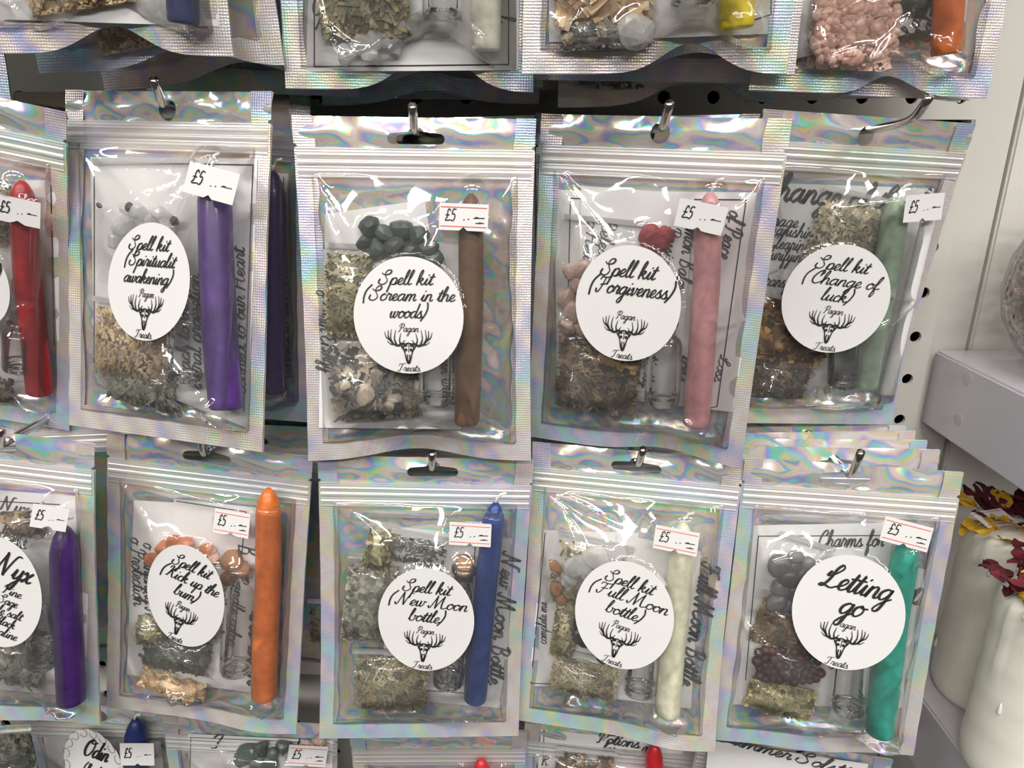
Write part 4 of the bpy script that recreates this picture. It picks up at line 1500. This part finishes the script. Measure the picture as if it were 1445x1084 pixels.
# --- Nyx, cut by the frame
b = Pouch('nyx', (-0.2437, 0.2841, -0.1942, -0.7, -5.1, 6.9), 'holographic pouch with oval sticker reading Nyx beside a purple candle', 16, 'round', hole_px=(12, 629), push=-.004)
b.leaflet([(-150, 680), (128, 702), (120, 985), (-140, 960)], 'printed leaflet in the Nyx pouch', border=[(-140, 700), (84, 712)],
          words=[('Nyx', 20, 722, 10, 40, -5), ('Goddess of the Night', -40, 760, 9, 150, -5), ('blessing candle', 70, 900, 9, 60, -6)])
b.sachet((38, 738), 56, 40, 10, 'needles', 'herb_brown', 26, 'sachet of brown twigs above the Nyx sticker', ln=(.011, .0022), grip=False)
b.sachet((20, 930), 90, 70, -8, 'mixed', 'herb_grey', 140, 'sachet of grey flakes under the Nyx sticker', ln=(.006, .003))
b.vial((62, 850), (60, 940), 40, 'clear glass vial in the Nyx pouch')
b.candle((92, 742), (101, 990), 38, 'violet', 'deep purple taper candle beside the Nyx sticker')
b.finish(dict(at=(8, 829, 66, 73, -10), logo=False, lines=[('Nyx', .22, .36, .2, .85), ('Pine', .3, .04, .085, .42), ('Sage', .25, -.16, .085, .42), ('Pale salt', .2, -.36, .085, .8), ('Black', .25, -.56, .085, .46), ('tourmaline', .1, -.76, .085, .95)]),
         (80, 725, 47, 33, -6, False))
hook(b, (2, 606), 'chrome display hook holding the Nyx pouch')
queue(b, [0.318, 0.336, 0.354], 'holographic pouch queued behind the Nyx pouch', 'pouches behind the Nyx pouch', 450)

# --- Kick up the bum
b = Pouch('kick', (-0.1516, 0.2995, -0.2093, -3.0, -8.5, 5.7), 'holographic pouch with round sticker reading Spell kit (Kick up the bum)', 18, 'slot', hole_px=(294, 629), push=-.004, liftx=.03)
b.leaflet([(188, 706), (300, 712), (250, 962), (178, 952)], 'printed leaflet with Protection text in the Kick up the bum pouch', words=[('o Protection', 186, 806, 10, 100, -87), ('o Banishing Negativity', 204, 850, 10, 175, -88)])
b.leaflet([(246, 704), (398, 720), (392, 982), (240, 962)], 'printed leaflet with ruled border behind the Kick up the bum sticker', h=.0019, border=[(250, 707), (348, 722), (340, 800), (332, 900)],
          words=[('B', 338, 775, 13, 16, -84), ('Candle color', 327, 860, 9, 110, -94), ('the Bum', 352, 915, 14, 110, -90, 1.3)])
b.pieces([(228, 772), (246, 766), (262, 772), (238, 786), (292, 778), (302, 790), (214, 790)], 'stone_carnelian', 'carnelian_chip', 'orange-brown stone above the Kick up the bum sticker', 'stone', 'carnelian chips in the Kick up pouch', .0046, seed=14)
b.pieces([(330, 792, 1.0), (342, 806, 1.0), (326, 814, .9)], 'bark', 'bark_piece', 'cinnamon-brown bark piece beside the Kick up the bum sticker', 'bark', 'bark pieces in the Kick up pouch', .0062, seed=15, h=.005)
b.sachet((250, 922), 96, 52, -5, 'mixed', 'herb_dark', 420, 'sachet of dark green herb under the Kick up the bum sticker', ln=(.0032, .0012), h=.003)
b.sachet((212, 888), 40, 44, -5, 'needles', 'herb_rosemary', 120, 'sachet of pale stalks at the left of the Kick up the bum sticker', ln=(.006, .0009), h=.003, grip=False)
b.sachet((246, 964), 92, 28, -12, 'needles', 'herb_wood', 90, 'sachet of pale wood splinters at the foot of the Kick up the bum pouch', ln=(.010, .0022), h=.003, grip=False)
b.vial((340, 800), (334, 948), 48, 'clear glass vial beside the orange candle of the Kick up the bum pouch')
b.candle((382, 688), (375, 984), 36, 'orange', 'bright orange taper candle in the Kick up the bum pouch', wick=False)
b.finish(dict(at=(269, 835, 58, 72, -14), lines=spell(0, '(Kick up the', 1.5, 'bum)', .6)), (327, 739, 53, 34, 0, True))
hook(b, (281, 603), 'chrome display hook holding the Kick up the bum pouch')
queue(b, [0.350, 0.366], 'holographic pouch near the board on the Kick up the bum hook', 'pouches behind the Kick up pouch', 460)
# --- its twin behind
b = Pouch('kick2', (-0.1400, 0.3320, -0.2110, -2, -4, 2.0), 'holographic pouch hanging behind the Kick up the bum pouch', 19, 'slot', simple=True)
b.leaflet([(190, 705), (410, 705), (405, 930), (200, 930)], 'plain leaflet in the pouch behind the Kick up the bum pouch')
b.finish()

# --- New Moon bottle
b = Pouch('newmoon', (-0.0431, 0.2928, -0.2129, 4.7, -6.3, 3.4), 'holographic pouch with round sticker reading Spell kit (New Moon bottle)', 23, 'slot', hole_px=(611, 661), curl=-.003)
b.leaflet([(548, 742), (724, 760), (714, 1000), (540, 985)], 'printed leaflet headed New Moon Bottle', border=[(672, 760), (656, 978), (600, 974)],
          words=[('New Moon Bottle', 700, 874, 12, 205, -93, 1.3), ('Candle color', 634, 925, 10, 110, -93), ('herbs', 590, 780, 8, 50, -5)])
b.sachet((534, 776), 40, 66, -12, 'needles', 'herb_green', 60, 'sachet of pale straw stems above the New Moon bottle sticker', ln=(.010, .0012), h=.003)
b.sachet((520, 850), 70, 120, -6, 'mixed', 'herb_grey', 420, 'sachet of grey-brown leaf beside the New Moon bottle sticker', ln=(.006, .0022), h=.003)
b.sachet((552, 962), 104, 84, -2, 'needles', 'herb_rosemary', 800, 'sachet of fine grey-green herb under the New Moon bottle sticker', ln=(.006, .0005), h=.003, grip=True)
b.sachet((590, 778), 80, 40, -10, 'mixed', 'herb_dark', 60, 'grip-seal sachet of dark crumbs above the New Moon bottle sticker', ln=(.004, .001), h=.005, thick=.002)
b.vial((656, 800), (632, 965), 46, 'corked glass vial beside the blue candle', cork=True)
b.candle((701, 708), (671, 989), 33, 'blue', 'royal blue taper candle in the New Moon bottle pouch')
b.finish(dict(at=(602, 865, 68, 70, -3), lines=spell(0, '(New Moon', 1.62, 'bottle)', .72)), (664, 751, 59, 33, 0, True))
hook(b, (610, 640), 'chrome display hook holding the New Moon bottle pouch')
queue(b, [0.344, 0.362], 'holographic pouch near the board on the New Moon bottle hook', 'pouches behind the New Moon pouch', 470)
b = Pouch('newmoon2', (-0.0500, 0.3250, -0.2080, 3, -4, 4.0), 'holographic pouch hanging behind the New Moon bottle pouch', 24, 'slot', simple=True)
b.sachet((455, 880), 40, 60, 0, 'mixed', 'herb_brown', 80, 'sachet of brown herb in the pouch behind the New Moon bottle pouch')
b.finish()

# --- Full Moon bottle
b = Pouch('fullmoon', (0.0554, 0.2966, -0.2128, -9.2, -11.4, 1.5), 'holographic pouch with round sticker reading Spell kit (Full Moon bottle)', 27, 'slot', hole_px=(898, 656), push=-.005, liftx=.03)
b.leaflet([(766, 748), (900, 752), (880, 972), (745, 968)], 'printed leaflet with handwritten list in the Full Moon bottle pouch', border=[(768, 752), (748, 964), (870, 968)], words=[('complete me', 770, 880, 7, 62, 93), ('a', 776, 812, 7, 8, -90)])
b.leaflet([(872, 752), (990, 778), (976, 1000), (860, 985)], 'printed leaflet headed Full Moon beside the cream candle', h=.0018, words=[('Full Moon Bottle', 976, 880, 13, 190, -94, 1.3)])
b.sachet((828, 815), 100, 96, -8, 'mixed', 'herb_green', 120, 'sachet of quartz and pale leaf above the Full Moon bottle sticker', ln=(.004, .0016), h=.0025)
b.pieces([(812, 800, 1.2), (842, 790, 1.5), (826, 806, 1.1), (868, 782, 1.0), (800, 820, .8)], 'stone_quartz', 'quartz_point', 'white quartz piece above the Full Moon bottle sticker', 'stone', 'quartz pieces in the Full Moon pouch', .0055, seed=17, h=.006)
b.pieces([(780, 800, .8), (784, 830, .8), (790, 846, .7)], 'bark', 'bark_piece', 'brown bark piece at the edge of the Full Moon bottle sachet', 'bark', 'bark pieces in the Full Moon pouch', .005, seed=18, h=.005)
b.pieces([(818, 878), (832, 890), (826, 904), (844, 914), (838, 898), (852, 926), (820, 862), (814, 896)], 'stone_black', 'black_pebble', 'glossy black pebble under the Full Moon bottle sticker', 'stone', 'black pebbles in the Full Moon pouch', .0040, seed=19, rough=.05)
b.sachet((824, 956), 96, 54, -6, 'needles', 'herb_sage', 620, 'sachet of fine pale green herb under the Full Moon bottle sticker', ln=(.004, .0006), h=.003)
b.sachet((796, 890), 36, 80, -4, 'needles', 'herb_green', 200, 'narrow sachet of olive herb beside the Full Moon bottle sticker', ln=(.004, .0008), h=.003, grip=False)
b.vial((914, 870), (902, 978), 52, 'clear glass vial beside the cream candle')
b.candle((966, 736), (944, 1007), 37, 'cream', 'cream taper candle in the Full Moon bottle pouch')
b.finish(dict(at=(880, 860, 70, 73, -9), lines=spell(0, '(Full Moon', 1.60, 'bottle)', .74)), (954, 758, 62, 34, -3, True))
hook(b, (908, 634), 'chrome display hook holding the Full Moon bottle pouch')
queue(b, [0.330, 0.346, 0.362], 'holographic pouch queued behind the Full Moon bottle pouch', 'pouches behind the Full Moon pouch', 480)

# --- Letting go and the stack behind it
b = Pouch('letting', (0.1541, 0.2880, -0.2150, -2.6, -8.7, 2.8), 'holographic pouch with round sticker reading Letting go', 31, 'slot', hole_px=(1195, 658), push=-.003)
b.leaflet([(1058, 742), (1312, 806), (1288, 1000), (1030, 995)], 'printed leaflet with words for Letting go', h=.0011, words=[('p', 1293, 852, 22, 22, 0, 1.4)])
b.leaflet([(1064, 742), (1262, 738), (1232, 1000), (1040, 990)], 'printed leaflet with ruled border in the Letting go pouch', h=.0018, border=[(1052, 960), (1070, 757), (1250, 756)],
          words=[('Charms for', 1200, 772, 12, 92, 5), ('on', 1178, 945, 9, 20, 0), ('release', 1172, 880, 8, 40, 0)])
b.sachet((1118, 812), 76, 92, -14, 'chips', 'herb_grey', 0, 'grip-seal sachet of grey pebbles beside the Letting go sticker', h=.003, thick=.005)
b.pieces([(1100, 800), (1122, 786), (1140, 796), (1112, 816), (1132, 812), (1102, 832), (1122, 836), (1140, 830), (1096, 850), (1114, 856)], 'stone_pebble', 'grey_pebble',
         'smooth grey pebble beside the Letting go sticker', 'stone', 'grey pebbles in the Letting go pouch', .0046, seed=21, rough=.06, h=.006)
b.sachet((1116, 886), 106, 70, -12, 'needles', 'herb_brown', 640, 'sachet of shredded brown bark beside the Letting go sticker', ln=(.005, .0009), h=.003)
b.sachet((1112, 938), 100, 60, -12, 'chips', 'herb_dark', 0, 'sachet holding dried red-brown berries under the Letting go sticker', h=.003, thick=.0055, grip=False)
b.pieces(scatter(R4, 1068, 1158, 918, 962, 42, 9.0), 'berry', 'dried_berry', 'dried red-brown berry under the Letting go sticker', 'berry', 'berries in the Letting go pouch', .0023, seed=22, rough=.06, h=.0062, squash=.95)
b.sachet((1100, 984), 98, 46, -10, 'needles', 'herb_green', 300, 'sachet of cut olive stalks at the foot of the Letting go pouch', ln=(.0062, .0013), h=.003, grip=False)
b.vial((1208, 890), (1196, 1004), 60, 'clear glass vial beside the teal candle')
b.candle((1282, 758), (1240, 1036), 39, 'teal', 'teal taper candle in the Letting go pouch')
b.finish(dict(at=(1190, 857, 76, 75, -7), lines=[('Letting', .02, .36, .2, 1.22), ('go', .02, -.03, .2, .42)], k=1.0, lz=-.0), (1273, 749, 65, 36, -9, True))
hook(b, (1215, 638), 'chrome display hook holding the Letting go pouch')
queue(b, [0.304, 0.314, 0.3235, 0.335], ['holographic pouch touching the back of the Letting go pouch', 'second holographic pouch back from the Letting go pouch on its hook', 'third holographic pouch back from the Letting go pouch on its hook', 'last holographic pouch before the board on the Letting go hook'], 'pouches behind the Letting go pouch', 400, rolls=[0.6, 0.3, -0.4, 0.8], pit=-7.0)

# --- top row, seen from below the middle
b = Pouch('r1b', (-0.0403, 0.3103, 0.0924, -0.1, 0.1, 0.9), 'holographic pouch with cream candle and quartz hanging above Scream in the woods', 51, 'slot', lift=0.017, liftx=.010, liftw=.017, push=.006)
b.leaflet([(445, -300), (735, -300), (732, 100), (432, 102)], 'printed leaflet with ruled border above the Scream in the woods pouch', border=[(444, -280), (444, 95), (718, 92), (718, -280)],
          words=[('C', 448, 22, 10, 12, 8), ('Amethyst', 480, 40, 9, 70, 3), ('l', 706, 28, 10, 8, -80)])
b.sachet((512, -10), 128, 120, 2, 'needles', 'herb_rosemary', 700, 'sachet of green needle herb above the Scream in the woods pouch', ln=(.008, .0011), h=.003)
b.pieces([(510, 66), (530, 60), (548, 72), (566, 64), (584, 70), (524, 82), (556, 84), (598, 66), (490, 78)], 'stone_quartz', 'quartz_chip', 'clear quartz chip under the green needle herb', 'stone', 'quartz chips in the top pouch', .0048, seed=24)
b.vial((624, -70), (626, 44), 68, 'clear glass vial beside the ivory candle')
b.candle((688, -260), (690, 72), 44, 'ivory', 'ivory taper candle above the Scream in the woods pouch')
b.finish()
hook(b, (560, -560), 'chrome display hook holding the pouch with the ivory candle')
queue(b, [0.366, 0.377], 'holographic pouch near the board on the hook of the ivory candle pouch', 'pouches near the board behind the ivory candle', 500)
b = Pouch('r1b2', (-0.0350, 0.3350, 0.0960, -2, 1, 1.2), 'holographic pouch behind the pouch with the ivory candle', 52, 'slot', simple=True, lift=.008, liftx=.008, liftw=.02)
b.finish()
b = Pouch('r1b3', (-0.0380, 0.3520, 0.0890, 2, 1, -0.5), 'holographic pouch closest to the board behind the ivory candle', 53, 'slot', simple=True, lift=.006)
b.finish()

b = Pouch('r1c', (0.0538, 0.2917, 0.0971, 0.4, 0.6, 0.0), 'holographic pouch with yellow candle hanging above the Forgiveness pouch', 55, 'slot', lift=0.011, liftx=.014, liftw=.015, push=.004)
b.leaflet([(770, -300), (1100, -300), (1090, 48), (775, 60)], 'printed leaflet behind the yellow candle', border=[(1090, -250), (1088, 21), (1060, 30)])
b.sachet((850, -10), 140, 96, 3, 'mixed', 'herb_wood', 160, 'sachet of pale wood shavings beside the yellow candle', ln=(.011, .0022), h=.003, grip=False)
b.sachet((855, 48), 130, 40, 3, 'mixed', 'herb_shell', 300, 'sachet of dark and white shards under the wood shavings', ln=(.005, .0014), h=.003, grip=False)
b.pieces([(894, 48, 1.4), (906, 52, 1.1)], 'stone_quartz', 'white_stone', 'white stone beside the yellow candle', 'stone', 'white stones in the top pouch', .0045, seed=26, h=.007)
b.vial((975, -120), (978, 20), 64, 'clear glass vial beside the yellow candle')
b.candle((1044, -260), (1043, 42), 50, 'yellow', 'bright yellow taper candle above the Forgiveness pouch')
b.finish()
hook(b, (970, -640), 'chrome display hook holding the pouch with the yellow candle')
queue(b, [0.33, 0.358, 0.372], 'holographic pouch near the board on the hook of the yellow candle pouch', 'pouches near the board behind the yellow candle', 510)
b = Pouch('r1c2', (0.0690, 0.3420, 0.0880, 4, 1, -1.0), 'holographic pouch closest to the board behind the yellow candle', 56, 'slot', simple=True, lift=.012, liftx=.012, liftw=.02)
b.sachet((870, 105), 80, 40, 0, 'needles', 'herb_shell', 30, 'sachet of pale shards in the pouch behind the yellow candle', ln=(.009, .002), grip=False)
b.finish()
b = Pouch('r1c3', (0.0660, 0.3130, 0.0990, 2, 1, 0.4), 'holographic pouch directly behind the pouch with the yellow candle', 57, 'slot', simple=True, lift=.008, liftx=.010)
b.finish()

b = Pouch('r1d', (0.1520, 0.3235, 0.0916, -0.9, -0.5, 1.8), 'holographic pouch with pink salt and orange candle above the Change of luck pouch', 61, 'slot', lift=0.008, liftx=.010, liftw=.012, push=.006)
b.leaflet([(1100, -250), (1392, -250), (1362, 30), (1090, 90)], 'printed leaflet with Lavender and Calming text', words=[('Lavender', 1304, 10, 11, 86, 84), ('Calming', 1322, 20, 11, 76, 84)])
b.sachet((1205, 30), 124, 130, 0, 'chips', 'stone_salt', 500, 'sachet of pink salt crystals beside the orange candle of the top row', ln=(.004, .0022), h=.0025, grip=False, thick=.006)
b.pieces(scatter(R4, 1150, 1268, -12, 86, 120, 7.0), 'stone_salt', 'salt_crystal', 'pink salt crystal in the pouch above Change of luck', 'salt crystal', 'pink salt crystals', .0024, seed=28, h=.0075, rough=.25)
b.sachet((1288, 2), 52, 44, -8, 'mixed', 'herb_dark', 160, 'sachet of dark leaf beside the pink salt', h=.003, grip=False)
b.candle((1352, -240), (1334, 78), 42, 'orange', 'orange taper candle above the Change of luck pouch')
b.finish()
hook(b, (1345, -520), 'chrome display hook holding the pouch with the pink salt')
queue(b, [0.335, 0.357], 'holographic pouch near the board on the hook of the pink salt pouch', 'pouches near the board behind the pink salt', 520)
b = Pouch('r1d2', (0.1540, 0.3450, 0.0900, -1, 1, 1.0), 'holographic pouch behind the pouch with pink salt', 62, 'slot', simple=True, lift=.004, liftx=.02)
b.finish()

b = Pouch('r1a', (-0.1516, 0.2900, 0.1037, -3.9, 1.5, 1.1), 'holographic pouch with dark blue candle hanging above the Spiritualit awakening pouch', 65, 'slot', lift=0.010, liftx=.004, liftw=.016, push=.003)
b.leaflet([(-20, -300), (290, -300), (310, 40), (0, 30)], 'plain leaflet in the pouch with the dark blue candle')
b.sachet((110, -6), 150, 60, 8, 'mixed', 'herb_straw', 420, 'sachet of brown bark chips beside the dark blue candle', ln=(.005, .0018), h=.003, grip=False)
b.candle((255, -260), (262, 34), 44, 'navy', 'dark blue taper candle above the Spiritualit awakening pouch')
b.finish()
hook(b, (30, -690), 'chrome display hook holding the pouch with the dark blue candle')
queue(b, [0.352, 0.366], 'holographic pouch near the board on the hook of the dark blue candle pouch', 'pouches near the board behind the dark blue candle', 530)
b = Pouch('r1a2', (-0.1420, 0.3080, 0.1000, -2, 1, -1.5), 'holographic pouch of brown chips directly behind the dark blue candle pouch', 66, 'slot', simple=True, lift=.008, liftx=.012)
b.sachet((185, 55), 90, 40, 8, 'chips', 'herb_straw', 200, 'sachet of brown chips in the pouch behind the dark blue candle', ln=(.004, .0016), grip=False)
b.finish()
b = Pouch('r1a3', (-0.1300, 0.3290, 0.0960, -2, 1, -3.0), 'holographic pouch with dark contents behind the two pouches of brown chips', 67, 'slot', simple=True, lift=.008, liftx=.012)
b.finish()
b = Pouch('r1a4', (-0.1130, 0.3400, 0.0930, -8, 0, 2.0), 'holographic pouch with blue candle tucked between the top pouches', 68, 'slot', simple=True)
b.candle((365, -200), (362, 40), 34, 'navy', 'dark blue candle in the pouch tucked between the top pouches')
b.finish()
b = Pouch('r1z', (-0.2540, 0.3150, 0.0900, 6, 0, 4.0), 'holographic pouch at the end of the top row beside the dark blue candle pouch', 69, 'slot', simple=True)
b.finish()

# --- bottom row, only the tops in view
b = Pouch('r4b', (-0.2480, 0.3400, -0.3960, -3.3, -0.7, -1.0), 'holographic pouch with scalloped label reading Odin', 71, 'round')
b.leaflet([(60, 1030), (225, 1030), (240, 1180), (80, 1180)], 'plain leaflet behind the Odin label')
b.candle((190, 1015), (200, 1180), 30, 'navy', 'dark blue candle in the Odin pouch')
b.finish(dict(at=(137, 1078, 44, 46, -12), logo=False, scallop=True, swirl=True, lines=[('Odin', 0, .28, .24, .80), ('(Bay leaf', 0, -.18, .13, .75)]), (200, 1056, 44, 34, -4, False))
b = Pouch('r4a', (-0.3300, 0.3150, -0.3900, 8, 0, 2.0), 'holographic pouch with dark green contents beside the Odin pouch', 72, 'round', simple=True)
b.sachet((20, 1080), 70, 120, 0, 'mixed', 'herb_dark', 200, 'sachet of dark green leaf beside the Odin pouch', ln=(.006, .003))
b.finish()
b = Pouch('r4c', (-0.1545, 0.3202, -0.3863, -0.4, -0.1, 4.0), 'holographic pouch with dark stones hanging under the Kick up the bum pouch', 73, 'none')
b.leaflet([(266, 1035), (470, 1045), (468, 1200), (270, 1200)], 'printed leaflet under the Kick up the bum pouch', border=[(268, 1100), (270, 1040), (466, 1048)], words=[('I', 308, 1056, 12, 14, 0), ('d', 416, 1058, 10, 12, 0)])
b.pieces([(350, 1062), (368, 1056), (386, 1064), (340, 1072), (400, 1056), (362, 1076), (380, 1078)], 'stone_green', 'tumbled_stone', 'dark green stone in the pouch under Kick up the bum', 'stone', 'green stones in the bottom row', .0055, seed=31)
b.pieces([(432, 1052), (444, 1058), (450, 1046), (428, 1066)], 'stone_pinkish', 'tumbled_stone', 'pinkish stone in the pouch under Kick up the bum', 'stone', 'pinkish stones in the bottom row', .005, seed=32)
b.finish(None, (432, 1074, 54, 34, -6, True))
b = Pouch('r4d', (-0.0416, 0.3154, -0.3876, 0.7, 1.5, 0.2), 'holographic pouch hanging under the New Moon bottle pouch', 74, 'none')
b.candle((680, 1072), (686, 1230), 28, 'crimson', 'red candle tip under the New Moon bottle pouch', wick=False)
b.finish()
b = Pouch('r4e', (0.0508, 0.3165, -0.3879, -1.5, 1.0, 5.0), 'holographic pouch with red candle hanging under the Full Moon bottle pouch', 75, 'round')
b.leaflet([(764, 1030), (968, 1050), (950, 1200), (750, 1190)], 'printed leaflet under the Full Moon bottle pouch', border=[(766, 1080), (768, 1030)], words=[('Potions', 872, 1052, 10, 60, -4, 1.2), ('for our P', 880, 1066, 10, 66, -4, 1.2), ('R', 768, 1080, 9, 10, 0)])
b.sachet((822, 1086), 80, 60, -2, 'mixed', 'herb_brown', 160, 'sachet of red-brown herb under the Full Moon bottle pouch', ln=(.004, .0016), h=.003)
b.candle((926, 1050), (920, 1220), 26, 'crimson', 'red candle under the Full Moon bottle pouch', wick=False)
b.finish(None, (915, 1046, 48, 30, -5, False))
b = Pouch('r4f', (0.1453, 0.2980, -0.3763, -7.1, 3.3, 4.2), 'holographic pouch with Summer Solstice leaflet hanging under the Letting go pouch', 76, 'slot', hole_px=(1150, 1034))
b.leaflet([(1000, 1044), (1225, 1078), (1200, 1230), (985, 1210)], 'printed leaflet headed Summer Solstice', words=[('Summer Solstice', 1115, 1072, 11, 220, -9, 1.4)], h=.006)
b.finish()

# --- unseen pouches added above and beside the view to keep light off the board
for k, (x, z, lab) in enumerate([(-0.152, 0.250, 'unseen holographic pouch added over the dark blue candle pouch'), (-0.041, 0.250, 'unseen holographic pouch added over the ivory candle pouch'),
                                 (0.055, 0.250, 'unseen holographic pouch added over the yellow candle pouch'), (0.153, 0.250, 'unseen holographic pouch added over the pink salt pouch'),
                                 (-0.362, 0.095, 'unseen holographic pouch added past the end of the top row'), (-0.362, -0.055, 'unseen holographic pouch added beyond the red candle pouch'),
                                 (-0.355, -0.205, 'unseen holographic pouch added beyond the Nyx pouch')]):
    b = Pouch('more%d' % k, (x, 0.305, z, 0, -1, RNG.uniform(-2, 2)), lab, 90 + k, 'slot', simple=True)
    b.finish()
    a = b.hole_world()
    root = empty('display_hook', Matrix.Translation((a.x, BOARD + .004, a.z + .0012)))
    tag(root, 'chrome display hook of the ' + lab, 'hook')
    v, f = tube([(0, 0, 0), (0, -.05, 0), (0, -.086, 0), (0, -.092, .003), (0, -.098, .010)], .0018, 12)
    obj('rod', v, f, 'chrome', root, smooth=True)
    queue(b, [0.335, 0.360], 'further added pouch behind the ' + lab, 'further added pouches behind the outer pouch %s' % 'ABCDEFG'[k], 700 + 10 * k)
